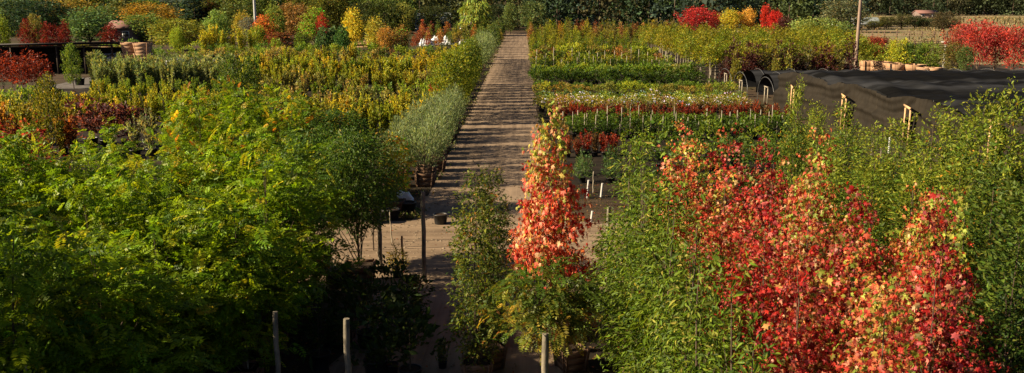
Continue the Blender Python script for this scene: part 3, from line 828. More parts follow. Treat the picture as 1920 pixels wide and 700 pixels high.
# ---- open hoop tunnels behind it: bare pipe ends, black net over the back
def tunnel(yc, x0, w, h, lab, ln=44):
    root = tag(obj('hoop_tunnel', None, loc=(x0, yc, 0)), lab, 'hoop tunnel', 'open hoop tunnels beyond the shade house')
    def arch(u, o=0.0):
        pts = [(u, -w / 2 - o, 0.0)]
        for a in np.linspace(0, math.pi, 15):
            pts.append((u, -(w / 2 + o) * math.cos(a), h * 0.42 + (h * 0.58 + o) * math.sin(a)))
        pts.append((u, w / 2 + o, 0.0))
        return pts
    for u in np.arange(0, ln, 3.0):
        mb = MB(); mb.tube(arch(u, 0.06), 0.024, 6)
        obj('hoop', mb.mesh('tunnel_hoop', PIPE), root)
    mb = MB()
    us = np.linspace(2.2, ln, 80); V = []
    for u in us:
        for (x, y, z) in arch(u):
            V.append((x, y, z - 0.10 * abs(math.sin(u * math.pi / 3)) * (z > 0.8) - 0.02))
    k = 17
    mb.add(V, np.array([[j * k + i, j * k + i + 1, (j + 1) * k + i + 1, (j + 1) * k + i] for j in range(len(us) - 1) for i in range(k - 1)]))
    obj('net_cover', mb.mesh('net_cover', CLOTH, True), root)
    f = MB()
    for dy in (-0.55, 0.35):
        f.box((0.02, dy, 0.72), (0.07, 0.07, 1.44))
    f.box((0.0, -0.1, 1.47), (0.08, 1.1, 0.07))
    obj('door_frame', f.mesh('tunnel_door', STAKE), root)
tunnel(70.8, 18.9, 4.6, 2.15, 'open hoop tunnel right behind the shade house', 40)
tunnel(76.6, 18.3, 4.8, 2.1, 'middle one of the three open hoop tunnels', 44)
tunnel(83.8, 18.6, 5.2, 1.85, 'open hoop tunnel farthest back, beside the staked young trees', 50)

# ---- open shed at the left
def shed():
    g = ground(215, 132); Y = 101.0
    xa, xb = X_of(-60, Y, 3), X_of(216, Y, 3)
    root = tag(obj('open_shed', None, loc=((xa + xb) / 2, Y, 0)), 'long dark open-fronted shed with a thin low roof', 'shed')
    w = xb - xa; d = 8.0
    mb = MB(); 
    mb.add([(-w / 2, -0.6, 3.15), (w / 2, -0.6, 3.5), (w / 2, d, 3.0), (-w / 2, d, 2.7), (-w / 2, -0.6, 3.27), (w / 2, -0.6, 3.62), (w / 2, d, 3.12), (-w / 2, d, 2.82)],
           np.array([[0, 3, 2, 1], [4, 5, 6, 7], [0, 1, 5, 4], [1, 2, 6, 5], [2, 3, 7, 6], [3, 0, 4, 7]]))
    obj('roof', mb.mesh('shed_roof', ROOFM), root)
    mb = MB(); mb.box((0, d - 0.2, 1.3), (w - 0.3, 0.12, 2.6))
    obj('wall', mb.mesh('shed_wall', DARKWOOD), root)
    mb = MB(); mb.box((-w / 2 + .2, d / 2, 1.35), (0.12, d - 0.6, 2.7)); obj('wall', mb.mesh('shed_side', DARKWOOD), root)
    for x in np.arange(-w / 2 + 0.6, w / 2, (w - 1.0) / 5):
        mb = MB(); mb.box((x, 0, 1.57), (0.16, 0.16, 3.14)); obj('post', mb.mesh('shed_post', DARKWOOD), root)
    mb = MB(); mb.box((0, 0.0, 3.04), (w - 0.6, 0.10, 0.16), M=Matrix.Rotation(-0.0165, 3, 'Y')); obj('beam', mb.mesh('shed_beam', DARKWOOD), root)
    mb = MB(); mb.box((w * .2, 5.4, 0.45), (5, 1.0, 0.9)); obj('bench', mb.mesh('shed_bench', DARKWOOD), root)
shed()

# ---- house among the trees
def house(px, top, base_Y, w, lab, nm='house'):
    x = X_of(px, base_Y, 4); root = tag(obj(nm, None, loc=(x, base_Y, 0)), lab, 'house')
    zt = at_Y(px, top, base_Y).z; ze = zt - 1.2; d = 7
    mb = MB()
    P = [(-w / 2, 0, 0), (w / 2, 0, 0), (w / 2, d, 0), (-w / 2, d, 0), (-w / 2, 0, ze), (w / 2, 0, ze), (w / 2, d, ze), (-w / 2, d, ze), (-w / 2, d / 2, zt - .1), (w / 2, d / 2, zt - .1)]
    mb.add(P, [[0, 1, 5, 4], [1, 2, 6, 9, 5], [2, 3, 7, 6], [3, 0, 4, 8, 7]])
    obj('wall', mb.mesh('house_wall', HWALL), root)
    mb = MB(); e = 0.4
    Q = [(-w / 2 - e, -e, ze - .12), (w / 2 + e, -e, ze - .12), (w / 2 + e, d / 2, zt), (-w / 2 - e, d / 2, zt), (-w / 2 - e, d + e, ze - .12), (w / 2 + e, d + e, ze - .12)]
    Q2 = [(a, b, c + .14) for a, b, c in Q]
    mb.add(Q + Q2, [[0, 3, 2, 1], [3, 4, 5, 2], [6, 7, 8, 9], [9, 8, 11, 10], [0, 1, 7, 6], [4, 10, 11, 5], [0, 6, 9, 3], [3, 9, 10, 4], [1, 2, 8, 7], [2, 5, 11, 8]])
    obj('roof', mb.mesh('house_roof', BRICKR), root)
    for q in (-0.28, 0.25):
        mb = MB(); mb.box((q * w, -0.03, ze * 0.6), (1.3, 0.1, 1.2)); wd = obj('window', mb.mesh('house_window', WHITEP), root)
        mb = MB(); mb.box((q * w, -0.09, ze * 0.6), (1.1, 0.03, 1.0)); obj('pane', mb.mesh('pane', GLASSD), wd)
house(222, 41, 176, 5.0, 'small brown-roofed house half hidden by red foliage behind the shed')
house(1742, 20, 430, 9.0, 'tiny pale pink house beyond the dry field')
house(605, 0, 232, 7.0, 'house hidden among the dark trees behind the round green tree') if False else None

# ---- distant low pale roofs behind the mixed autumn rows
def low_roof(px0, px1, top, Y, lab):
    x0, x1 = X_of(px0, Y, 2), X_of(px1, Y, 2); zt = at_Y(px0, top, Y).z
    root = tag(obj('greenhouse', None, loc=((x0 + x1) / 2, Y, 0)), lab, 'greenhouse')
    w = x1 - x0
    mb = MB(); k = 12; V = []
    for x in (-w / 2, w / 2):
        for a in np.linspace(0, math.pi, k): V.append((x, 3 - 3 * math.cos(a), 0.9 + (zt - .9) * math.sin(a)))
    mb.add(V, np.array([[i, i + 1, k + i + 1, k + i] for i in range(k - 1)])); mb.add(V[:k], [list(range(k))]); mb.add(V[k:], [list(range(k))[::-1]])
    obj('roof', mb.mesh('poly_roof', noise_material('milky_poly_film', (0.16, 0.19, 0.19), (0.28, 0.31, 0.31), 0.8, rough=0.5)), root)
    mb = MB(); mb.box((0, 0.02, 0.45), (w, .06, .9)); mb.box((0, 5.98, 0.45), (w, .06, .9)); obj('wall', mb.mesh('poly_wall', WHITEP), root)
low_roof(778, 845, 24, 250, 'grey plastic greenhouse low behind the autumn rows')
low_roof(862, 884, 25, 246, 'small pale greenhouse end under the weeping willow')
low_roof(1557, 1650, 33, 300, 'white plastic greenhouse at the edge of the dry field')

# ---- poles
def pole(px, base, r, mt, lab, top_z, name='utility_pole', arms=()):
    g = ground(px, base)
    root = tag(obj(name, None, loc=g), lab, 'pole')
    mb = MB(); mb.tube([(0, 0, -0.1), (0, 0, top_z * .5), (0.0, 0, top_z)], [r * 1.15, r, r * .8], 12)
    obj('shaft', mb.mesh('pole_shaft', mt, True), root)
    for (z, L, th) in arms:
        mb = MB(); mb.box((0, -r - th / 2 - .002, z), (L, th, th)); obj('crossarm', mb.mesh('crossarm', mt), root)
        for q in (-.42, .42):
            m2 = MB(); m2.tube([(q * L, -r - th / 2, z + th / 2), (q * L, -r - th / 2, z + th / 2 + .15)], .05, 8); obj('insulator', m2.mesh('insulator', WHITEP), root)
pole(1602, 154, 0.16, POLEW, 'tall brown wooden utility pole behind the shade house', 11.5, arms=((10.9, 2.4, 0.12),))
pole(481, 80, 0.26, PALEPOLE, 'tall pale grey pole in front of the dark conifers at left', 12.5, arms=((11.8, 2.6, 0.14),))
pole(1769, 128, 0.15, PALEPOLE, 'short pale post with a flat top beside the red trees', 3.1, 'light_post', ())
_p = [o for o in COL.objects if o.name.startswith('light_post')][0]
_m = MB(); _m.box((0.15, 0, 3.14), (1.3, 0.5, 0.08)); obj('lamp_head', _m.mesh('lamp_head', PALEPOLE), _p)

# ---- rail fence along the dry field
def rail_fence(p0, p1, n, h, lab):
    a, b = Vector(p0), Vector(p1)
    root = tag(obj('rail_fence', None, loc=a), lab, 'fence', 'rail fences at the dry field')
    d = b - a
    for i in range(n + 1):
        q = d * (i / n); mb = MB(); mb.box((q.x, q.y, h / 2), (0.2, 0.2, h)); obj('post', mb.mesh('fence_post', RAIL), root)
    for z in (0.45, 0.8, 1.15):
        mb = MB(); mb.beam((0, -0.13, z * h / 1.3), (d.x, d.y - 0.13, z * h / 1.3), 0.05, 0.10); obj('rail', mb.mesh('fence_rail', RAIL), root)
g0, g1 = ground(1612, 72), ground(1990, 74)
rail_fence(g0, g1, 16, 1.7, 'long brown three-rail fence across the dry field in front of the hedge')
g0, g1 = ground(1612, 88), ground(1800, 90)
rail_fence(g0, g1, 9, 1.2, 'lower brown rail fence nearest the boxed trees')

# ---- hedge, bushes and vine rows in the field
k = 0
for px, top, base, lab in ((1640, 40, 54, 'low yellowish bush at the left end of the field hedge'), (1662, 32, 54, 'olive green bush in the field hedge beside the yellowish one'),
                           (1690, 27, 54, 'broad olive bush with pale top in the middle of the field hedge'), (1715, 30, 54, 'dark green bush in the middle of the field hedge'),
                           (1738, 35, 54, 'dark low bush below the tiny pink house'), (1762, 36, 53, 'darkest low bush under the grey-brown spreading tree'),
                           (1785, 42, 53, 'low dark bush at the right end of the field hedge')):
    Y = ground(px, base).y; x = X_of(px, Y, 1); z = at_Y(px, top, Y).z
    c = [(0.11, 0.12, 0.02), (0.07, 0.08, 0.025), (0.075, 0.08, 0.03), (0.035, 0.055, 0.02), (0.03, 0.05, 0.02), (0.035, 0.045, 0.02), (0.045, 0.05, 0.02)][k]
    put_tree('far_round', k, x, Y, 0.62, k * 1.3, lab, 'bush', 'bushes of the field hedge', c, sz=z / 8, name='bush'); k += 1
put_tree('far_round', 1, X_of(1775, 250, 3), 252, 0.85, 2, 'grey-brown spreading tree rising above the field hedge', 'tree', None, (0.085, 0.075, 0.04), sz=0.62)
for r_ in range(2):
    for i in range(9):
        px = 1800 + i * 21 + r_ * 7
        Y = 330 + r_ * 28
        o = put_shrub('upright', i, X_of(px, Y, 1), Y, 1.15, i, 'small dark vine in the dry field, %s row, %s plant' % (ORD[r_], ORD[i]), 'vine', 'vines in the dry field', (0.07, 0.08, 0.03), 'vine')

rng = np.random.default_rng(21); mb = MB(); n = 15000
Yg = 122 + 340 * rng.random(n) ** 1.3; Pg = rng.uniform(1600, 2000, n)
P = np.stack([(Pg - 980) / F * Yg, Yg, np.full(n, 0.02)], 1); cl_ = (np.sin(P[:, 0] * .21) * np.cos(P[:, 1] * .09) + rng.normal(0, .4, n)) > -0.1; P = P[cl_]; n = len(P)
leaves(mb, T_RH, P, np.concatenate([rng.normal(0, .5, (n, 2)), np.ones((n, 1))], 1), rng.normal(0, 1, (n, 3)), rng.uniform(.25, .75, n) * (P[:, 1] / 220) ** .5,
       palette(rng, n, [(3, (0.26, 0.19, 0.09)), (2, (0.17, 0.13, 0.055)), (1.5, (0.09, 0.10, 0.03)), (1, (0.13, 0.08, 0.04))]))
tag(obj('dry_grass', mb.mesh('dry_grass', LEAF_FAR)), 'tufts of dry grass over the tan field', 'grass', kind='stuff')
# ================================================================== BACKGROUND TREES
DG = (0.045, 0.075, 0.022)
BG = [  # kind, px, top, Y, px width, colour, label
 ('far_round', 22, -4, 215, 120, (0.05, 0.085, 0.04), 'big dull green rounded tree at the far left corner'),
 ('far_round', 72, 2, 190, 92, (0.035, 0.07, 0.035), 'big dark green dome-shaped tree behind the shed'),
 ('far_round', 118, -3, 225, 100, (0.17, 0.135, 0.028), 'tall golden-brown tree behind the dark dome tree'),
 ('far_egg', 165, 18, 170, 70, (0.07, 0.12, 0.045), 'soft grey-green tree above the shed roof'),
 ('far_egg', 200, 12, 200, 55, (0.06, 0.10, 0.035), 'green tree left of the brown-roofed house'),
 ('far_cone', 232, -14, 235, 60, (0.085, 0.10, 0.035), 'tall olive conical tree above the brown-roofed house'),
 ('far_round', 283, 8, 195, 82, (0.19, 0.125, 0.02), 'rounded tree with an orange-yellow top behind the stacked boxes'),
 ('far_round', 268, 28, 180, 66, (0.085, 0.13, 0.03), 'green tree growing in front of the orange-topped tree'),
 ('far_cone', 365, -12, 222, 62, (0.028, 0.055, 0.035), 'tall dark blue-green conifer left of the pale pole'),
 ('far_round', 335, 38, 150, 84, (0.13, 0.145, 0.022), 'broad yellow-green dome tree behind the grey-green willowy rows'),
 ('far_wild', 400, 4, 225, 40, (0.14, 0.06, 0.03), 'small reddish-brown crown beside the dark conifer'),
 ('far_egg', 408, 22, 170, 36, (0.13, 0.20, 0.05), 'pale green egg-shaped tree with a bright top near the conifer'),
 ('far_egg', 440, 4, 215, 52, (0.07, 0.09, 0.025), 'olive tree left of the pale pole'),
 ('far_egg', 455, 24, 185, 30, (0.22, 0.19, 0.03), 'small yellow tree left of the pale pole'),
 ('far_open', 466, 36, 165, 36, (0.10, 0.11, 0.10), 'greyish bushy tree at the foot of the pale pole'),
 ('far_wild', 495, 28, 160, 34, (0.42, 0.09, 0.03), 'orange-red tree just right of the pale pole'),
 ('far_egg', 514, 10, 168, 34, (0.12, 0.16, 0.03), 'slim green tree with a bare pale trunk right of the orange-red one'),
 ('far_round', 552, 8, 195, 56, (0.15, 0.09, 0.03), 'rusty brown tree right of the slim green tree'),
 ('far_wild', 528, 60, 150, 52, (0.24, 0.07, 0.035), 'low reddish spreading shrub in front of the rusty tree'),
 ('far_wild', 588, 14, 178, 44, (0.17, 0.16, 0.025), 'yellow-green tree holding a patch of red leaves'),
 ('far_wild', 603, 28, 170, 20, (0.52, 0.035, 0.035), 'small bright pink-red crown among yellow-green leaves'),
 ('far_oval', 606, 52, 138, 26, (0.05, 0.095, 0.035), 'left one of three clipped oval evergreens'),
 ('far_oval', 624, 52, 139, 24, (0.045, 0.085, 0.035), 'middle one of three clipped oval evergreens'),
 ('far_oval', 641, 52, 136, 26, (0.045, 0.10, 0.03), 'right one of three clipped oval evergreens, standing apart'),
 ('far_egg', 662, 20, 150, 34, (0.34, 0.29, 0.03), 'bright yellow egg-shaped tree beside the oval evergreens'),
 ('far_round', 680, 6, 190, 52, (0.055, 0.07, 0.022), 'dark green tree behind the bright yellow one'),
 ('far_round', 723, 4, 148, 66, (0.05, 0.07, 0.016), 'large dark domed tree with olive lit side'),
 ('far_egg', 703, 36, 138, 34, (0.22, 0.20, 0.028), 'yellow-green upright tree in front of the dark domed one'),
 ('far_open', 722, 55, 132, 34, (0.24, 0.14, 0.035), 'thin orange-brown young tree with a pale trunk'),
 ('far_wild', 752, 50, 140, 30, (0.20, 0.11, 0.03), 'small rusty tree right of the dark domed one'),
 ('far_round', 756, 8, 215, 30, (0.13, 0.14, 0.03), 'yellowish crown behind the dark domed tree'),
 ('far_round', 815, 12, 235, 66, (0.06, 0.08, 0.03), 'dull green low tree above the grey greenhouse'),
 ('far_willow', 893, -6, 215, 56, (0.13, 0.17, 0.03), 'bright weeping willow at the far end near the road'),
 ('far_round', 935, 10, 232, 40, (0.04, 0.06, 0.025), 'dark rounded tree left of the end of the road'),
 ('far_egg', 956, 6, 226, 24, (0.08, 0.11, 0.035), 'pale green tree beside the end of the road'),
 ('far_round', 1000, 4, 250, 46, (0.06, 0.085, 0.03), 'tree standing right at the far end of the road'),
 ('far_open', 1305, 18, 178, 62, (0.50, 0.05, 0.06), 'wide crimson-pink tree above the staked young trees'),
 ('far_open', 1338, 26, 182, 26, (0.42, 0.05, 0.04), 'duller red tree touching the crimson-pink one'),
 ('far_open', 1368, 22, 176, 40, (0.30, 0.27, 0.03), 'yellow-green open tree between the crimson and orange ones'),
 ('far_open', 1402, 20, 176, 34, (0.58, 0.22, 0.04), 'orange tree between yellow and scarlet ones'),
 ('far_open', 1434, 14, 180, 20, (0.60, 0.05, 0.03), 'narrow scarlet tree, the taller of a pair'),
 ('far_open', 1451, 24, 174, 26, (0.62, 0.035, 0.03), 'scarlet tree right of the narrow taller one'),
 ('far_egg', 1470, 34, 170, 30, (0.10, 0.035, 0.035), 'dark purple-leaved tree beside the scarlet pair'),
 ('far_egg', 1508, 36, 160, 50, (0.13, 0.17, 0.045), 'pale willowy green tree right of the purple one'),
 ('far_egg', 1548, 36, 158, 50, (0.12, 0.16, 0.04), 'second pale willowy green tree, nearer the utility pole'),
 ('far_egg', 1582, 44, 150, 34, (0.08, 0.12, 0.03), 'darker green tree just left of the utility pole'),
 ('far_round', 1575, 2, 240, 70, (0.075, 0.085, 0.045), 'big olive grey tree above the white greenhouse'),
 ('far_round', 1640, 70, 122, 30, (0.30, 0.06, 0.03), 'russet red round tree right of the utility pole'),
 ('far_round', 1655, 72, 124, 34, (0.20, 0.035, 0.03), 'dark red round tree beside the russet one'),
 ('far_round', 1617, 72, 116, 24, (0.16, 0.22, 0.03), 'small bright green tree just right of the utility pole'),
]
for i, (kd, px, top, Y, wpx, c, lab) in enumerate(BG):
    zt = at_Y(px, top, Y).z
    hs = {'far_wild': 8.0, 'far_round': 8.0, 'far_egg': 8.0, 'far_cone': 9.0, 'far_oval': 4.6, 'far_open': 6.0, 'far_willow': 10.0}[kd]
    ws = {'far_wild': 4.8, 'far_round': 7.6, 'far_egg': 5.2, 'far_cone': 4.6, 'far_oval': 2.6, 'far_open': 4.9, 'far_willow': 7.2}[kd]
    put_tree(kd, i, X_of(px, Y, 3), Y, 1.12 * wpx / F * Y / ws, i * 2.1, lab, 'tree', None, tuple(min(.62, v * (1.7 if c[1] > .08 else 0.85)) for v in c), sz=zt / hs, name='background_tree')

# red trees at the right
for i, (px, top, Y, wpx, c, lab) in enumerate([
    (1800, 50, 100, 60, (0.50, 0.07, 0.05), 'thin red tree just right of the short pale post'),
    (1835, 46, 96, 70, (0.60, 0.05, 0.05), 'full pinkish red tree, second from the pale post'),
    (1868, 54, 98, 66, (0.60, 0.055, 0.045), 'red tree with a pale trunk, third from the pale post'),
    (1903, 56, 94, 70, (0.58, 0.05, 0.045), 'wide red tree at the right edge behind the shade house'),
    (1948, 54, 95, 60, (0.55, 0.05, 0.05), 'red tree cut by the right edge of the picture'),
    (1788, 84, 92, 54, (0.22, 0.14, 0.03), 'bronze green tree below the thin red one'),
    (1812, 92, 90, 40, (0.13, 0.14, 0.03), 'low olive tree in front of the red trees')]):
    put_tree('far_open', i, X_of(px, Y, 3), Y, wpx / F * Y / 4.9, i * 1.7, lab, 'tree', None, (c[0] * .72, c[1] * .9 + .02, c[2] * .9 + .015), sz=at_Y(px, top, Y).z / 6, name='red_tree' if c[0] > .4 else 'bronze_tree')

# boxed trees behind the shade house
for i, (px, top, Y, wpx, c, lab) in enumerate([
    (1637, 84, 104, 40, (0.20, 0.25, 0.03), 'boxed light green tree, first right of the utility pole'),
    (1684, 76, 102, 44, (0.32, 0.35, 0.03), 'boxed bright yellow-green tree in a pale wooden box'),
    (1712, 82, 101, 40, (0.06, 0.11, 0.02), 'boxed dark green round tree beside the yellow-green one'),
    (1742, 82, 100, 42, (0.13, 0.19, 0.025), 'boxed mid green tree left of the short pale post')]):
    r_ = put_tree('far_round', i, X_of(px, Y, 1.5), Y, wpx / F * Y / 7.0, i * 1.9, lab, 'boxed tree', 'boxed trees behind the shade house', c, sz=at_Y(px, top, Y).z / 8, box=BOXP, name='boxed_tree')
for i, (px, Y, s) in enumerate([(1627, 98, .9), (1650, 97, 1.15), (1672, 95, .95), (1682, 93, 1.05), (1712, 92.5, 1.2), (1735, 90.5, .8), (1752, 90, .8)]):
    mlab = ['pale box nearest the utility pole', 'wide pale box second from the utility pole', 'pale box overlapped by its neighbour in the middle', 'pale box overlapping the one to its left',
            'widest pale box in the middle of the line', 'small low pale box beside the widest one', 'last small pale box before the short post'][i]
    o = obj('wooden_box', BOXP, loc=(X_of(px, Y, 1.5), Y, 0.0), rot=(0, 0, 0.1 * i), scale=(s, s, 1.75 if i < 5 else 1.6))
    tag(o, mlab, 'planter box', 'pale boxes standing behind the shade house')

# ================================================================== NURSERY ROWS
rr = np.random.default_rng(31)
def row(Y, px0, px1, kind, sc, step, cols, label, cat, group, name, dy=0.25, szj=0.12, tree=None, skip=0.0, box=None, stake=None):
    x0, x1 = X_of(px0, Y, 0.8), X_of(px1, Y, 0.8)
    n = max(1, int((x1 - x0) / step))
    for i in range(n):
        if rr.random() < skip: continue
        x = x0 + (i + 0.5) * (x1 - x0) / n + rr.normal(0, step * 0.08)
        c = np.array(cols[rr.integers(0, len(cols))]) * 1.5 * math.exp(rr.normal(0, 0.12))
        s = sc * (1 + rr.normal(0, 0.07)); z = sc * (1 + rr.normal(0, szj))
        y = Y + rr.normal(0, dy)
        lb = label + ', ' + ORD[min(len(ORD) - 1, n - 1 - i if px1 < 960 else i)] + ' from the road'
        if tree: put_tree(tree, int(rr.integers(0, 9)), x, y, s, rr.random() * 6, lb, cat, group, tuple(c), name=name, sz=z, box=box, stake=stake)
        else: put_shrub(kind, int(rr.integers(0, 9)), x, y, s, rr.random() * 6, lb, cat, group, tuple(c), name, sz=z)

YG = [(0.14, 0.155, 0.014), (0.115, 0.145, 0.014), (0.17, 0.165, 0.016)]
GR = [(0.085, 0.125, 0.013), (0.11, 0.15, 0.015), (0.065, 0.105, 0.013)]
DK = [(0.05, 0.095, 0.016), (0.06, 0.115, 0.018)]
OLV = [(0.12, 0.12, 0.03), (0.15, 0.12, 0.035), (0.09, 0.10, 0.025), (0.16, 0.15, 0.04)]
YEL = [(0.19, 0.18, 0.016), (0.16, 0.175, 0.016), (0.13, 0.155, 0.015), (0.23, 0.19, 0.018)]
RED = [(0.26, 0.022, 0.010), (0.19, 0.02, 0.010), (0.13, 0.025, 0.012), (0.10, 0.05, 0.02)]
BRN = [(0.16, 0.085, 0.03), (0.20, 0.11, 0.035), (0.13, 0.12, 0.03)]
PUR = [(0.045, 0.018, 0.018), (0.06, 0.02, 0.02)]
GG = [(0.11, 0.14, 0.055), (0.095, 0.125, 0.05), (0.13, 0.155, 0.06)]

# ---- left field
def L(Y, px0, px1, kind, sc, step, cols, *a, **k):
    row(Y, px0, px1, kind, sc, step, [tuple(v * 1.3 for v in c) for c in cols] if px1 < 960 else cols, *a, **k)
for q, Y in enumerate((42.0, 45.0)):
    L(Y, 640 + q * 20, 765, 'round', 0.75, 0.85, DK, 'low dark green potted shrub %s the silvery olives' % ('beside the first of' if q == 0 else 'a little farther along'), 'shrub', 'low dark shrubs left of the olives row %d' % (q + 1), 'low_shrub')
for q, Y in enumerate((51.5, 54.2)):
    L(Y, 600, 812, 'tall', (1.0, 1.1)[q], 0.62, YEL, 'yellow-green shrub in the %s yellowish row left of the olives' % ('front', 'back of the')[0 if q == 0 else 0] if q == 0 else 'yellow-green shrub in the second yellowish row left of the olives', 'shrub', 'yellowish shrubs row %d' % (q + 1), 'yellow_shrub')
for q, Y in enumerate((59.0, 64.0, 69.5)):
    L(Y, 480, 838, 'upright', (1.35, 1.35, 1.4)[q], 0.78, (OLV + YG, OLV + YG + BRN[2:], GR + OLV)[q],
      'mottled %s shrub in the %s mixed row left of the olives' % (('olive', 'brownish', 'green')[q], ('nearest', 'middle', 'farthest')[q]), 'shrub', 'mottled mixed shrubs row %d' % (q + 1), 'mixed_shrub')
for i, px in enumerate((815, 826, 838)):
    put_shrub('upright', i, X_of(px, 67.5, 1), 67.3 + 0.3 * i, 1.5, i, 'orange-red shrub beside the golden columns, %s one' % ('left', 'middle', 'right')[i], 'shrub', 'orange-red patch', (0.42, 0.07, 0.02), 'red_shrub')
for q, Y in enumerate((76.0, 82.0, 88.5, 95.0)):
    L(Y, 430 + q * 10, 846 - q * 2, 'tall', (1.05, 1.15, 1.2, 1.15)[q], 0.72, (YG + OLV, YG, YEL + GR, YEL + YG)[q],
      'tall %s shrub in the %s row of the upper left field' % (('olive-yellow', 'yellow-green', 'golden', 'yellow-tipped')[q], ('first', 'second', 'third', 'fourth')[q]), 'shrub', 'upper left field row %d' % (q + 1), 'tall_shrub')
L(103.0, 470, 850, 'tall', 1.25, 0.9, YEL + YEL + OLV, 'spiky yellow shrub in the top row of the left field', 'shrub', 'top row of the left field', 'spiky_shrub', szj=0.2)
L(118.0, 740, 905, 'round', 1.6, 1.2, GR + YG, 'rounded green shrub in the row in front of the white sheets', 'shrub', 'green rounds below the white sheets', 'round_shrub')
for q, Y in enumerate((80.5, 84.5)):
    L(Y, 172, 432, 'willowy', (0.98, 1.08)[q], 0.66, GG, 'grey-green willowy shrub in the %s row beside the shed' % ('front', 'back')[q], 'shrub', 'grey-green willowy shrubs row %d' % (q + 1), 'willowy_shrub', szj=0.06)
for q, Y in enumerate((58.0, 61.0)):
    L(Y, 105 - q * 40, 425, 'tall', (0.92, 1.0)[q], 0.7, YG + YEL, 'yellow-green shrub in the %s row below the grey-green willowy ones' % ('nearer', 'farther')[q], 'shrub', 'yellow-green shrubs left row %d' % (q + 1), 'yellow_green_shrub')
for q, Y in enumerate((47.0, 50.5)):
    L(Y, -10, 150, 'tall', 1.15, 0.75, [(0.17, 0.09, 0.02), (0.17, 0.13, 0.02), (0.14, 0.13, 0.018), (0.19, 0.07, 0.02)], 'orange-tinged shrub at the left edge, %s row' % ('nearer', 'farther')[q], 'shrub', 'orange-tinged shrubs row %d' % (q + 1), 'orange_shrub')
L(49.0, 150, 262, 'round', 1.95, 0.95, PUR, 'dark purple shrub behind the ferny locust trees', 'shrub', 'dark purple shrubs', 'purple_shrub')
L(46.0, 235, 300, 'upright', 1.6, 0.8, [(0.10, 0.11, 0.05)], 'pale cream-green shrub beside the purple ones', 'shrub', 'pale cream-green shrubs', 'pale_shrub')
for q, Y in enumerate((64.5, 68.5, 73.0, 77.0)):
    L(Y, 165, 432, 'tall', (0.85, 0.8, 0.8, 0.75)[q], 0.78, (YG + YEL, YG, GR + YG, GR)[q], '%s shrub below the grey-green willowy rows' % ('golden', 'lime', 'green-gold', 'plain green')[q], 'shrub', 'low rows at left, row %d' % (q + 1), 'low_shrub')
L(56.0, -10, 100, 'tall', 1.1, 0.75, [(0.24, 0.13, 0.03), (0.14, 0.15, 0.02)], 'rust and green shrub at the left edge behind the orange-tinged ones', 'shrub', 'rust and green shrubs', 'rust_shrub')
L(63.0, -10, 130, 'round', 1.5, 1.0, GR + DK, 'green shrub at the left edge below the red young trees', 'shrub', 'green shrubs below the red young trees', 'green_shrub')
# yellow hedge and greenery in front of the background trees
L(133.0, 374, 480, 'willowy', 1.25, 1.2, [(0.24, 0.23, 0.02), (0.19, 0.20, 0.02)], 'bright yellow shrub in the hedge left of the pale pole', 'shrub', 'bright yellow hedge', 'yellow_hedge_shrub')
L(128.0, 470, 590, 'round', 1.3, 1.4, DK + GR, 'dark green low shrub behind the spiky yellow row', 'shrub', 'dark low shrubs behind the field', 'low_shrub')
L(121.0, 560, 745, 'upright', 1.3, 1.3, BRN + PUR, 'brown leafless-looking shrub behind the spiky yellow row', 'shrub', 'brown shrubs behind the field', 'brown_shrub')

for q, (Y, a, b, hh) in enumerate(((140.0, 290, 765, 0.72), (146.0, -20, 200, 0.6))):
    L(Y, a, b, None, (0.42, 0.50, 0.62)[q], 6.2, GR + GR + YG + BRN[2:], 'small mixed tree in the %s line behind the left field' % ('nearest', 'middle', 'farthest')[q], 'young tree', 'lines of mixed small trees behind the left field %d' % (q + 1), 'small_tree', tree='far_egg', dy=1.6, szj=0.25)
L(119.0, 200, 730, 'round', 1.5, 1.5, GR + OLV + DK, 'rounded shrub in the low belt before the background trees', 'shrub', 'low belt before the background trees', 'belt_shrub', szj=0.2)
L(127.0, 190, 600, 'round', 1.7, 1.7, DK + GR, 'darker rounded shrub in the second low belt', 'shrub', 'second low belt', 'belt_shrub', szj=0.2)
for q, (Y, hh, n_) in enumerate(((248, 1.2, 15), (228, 1.05, 13))):
    for i in range(n_):
        px = 15 + i * 760 / n_ + rr.normal(0, 9)
        if 285 < px < 345 and q == 0: continue
        c = [(0.09, 0.13, 0.03), (0.13, 0.15, 0.03), (0.06, 0.11, 0.045), (0.17, 0.14, 0.03), (0.11, 0.17, 0.04)][int(rr.integers(0, 5))]
        put_tree(('far_round', 'far_egg', 'far_cone')[int(rr.integers(0, 3))], i, X_of(px, Y, 3), Y, 1.15 * hh, i * 1.7, 'muted green-brown tree in the %s line behind the shed and field, %s from left' % (('back', 'front')[q], ORD[i]), 'tree', 'muted tree line %d' % (q + 1), c, sz=hh * (1 + rr.normal(0, .10)) * (0.86 if px < 345 else 1.12), name='background_tree')
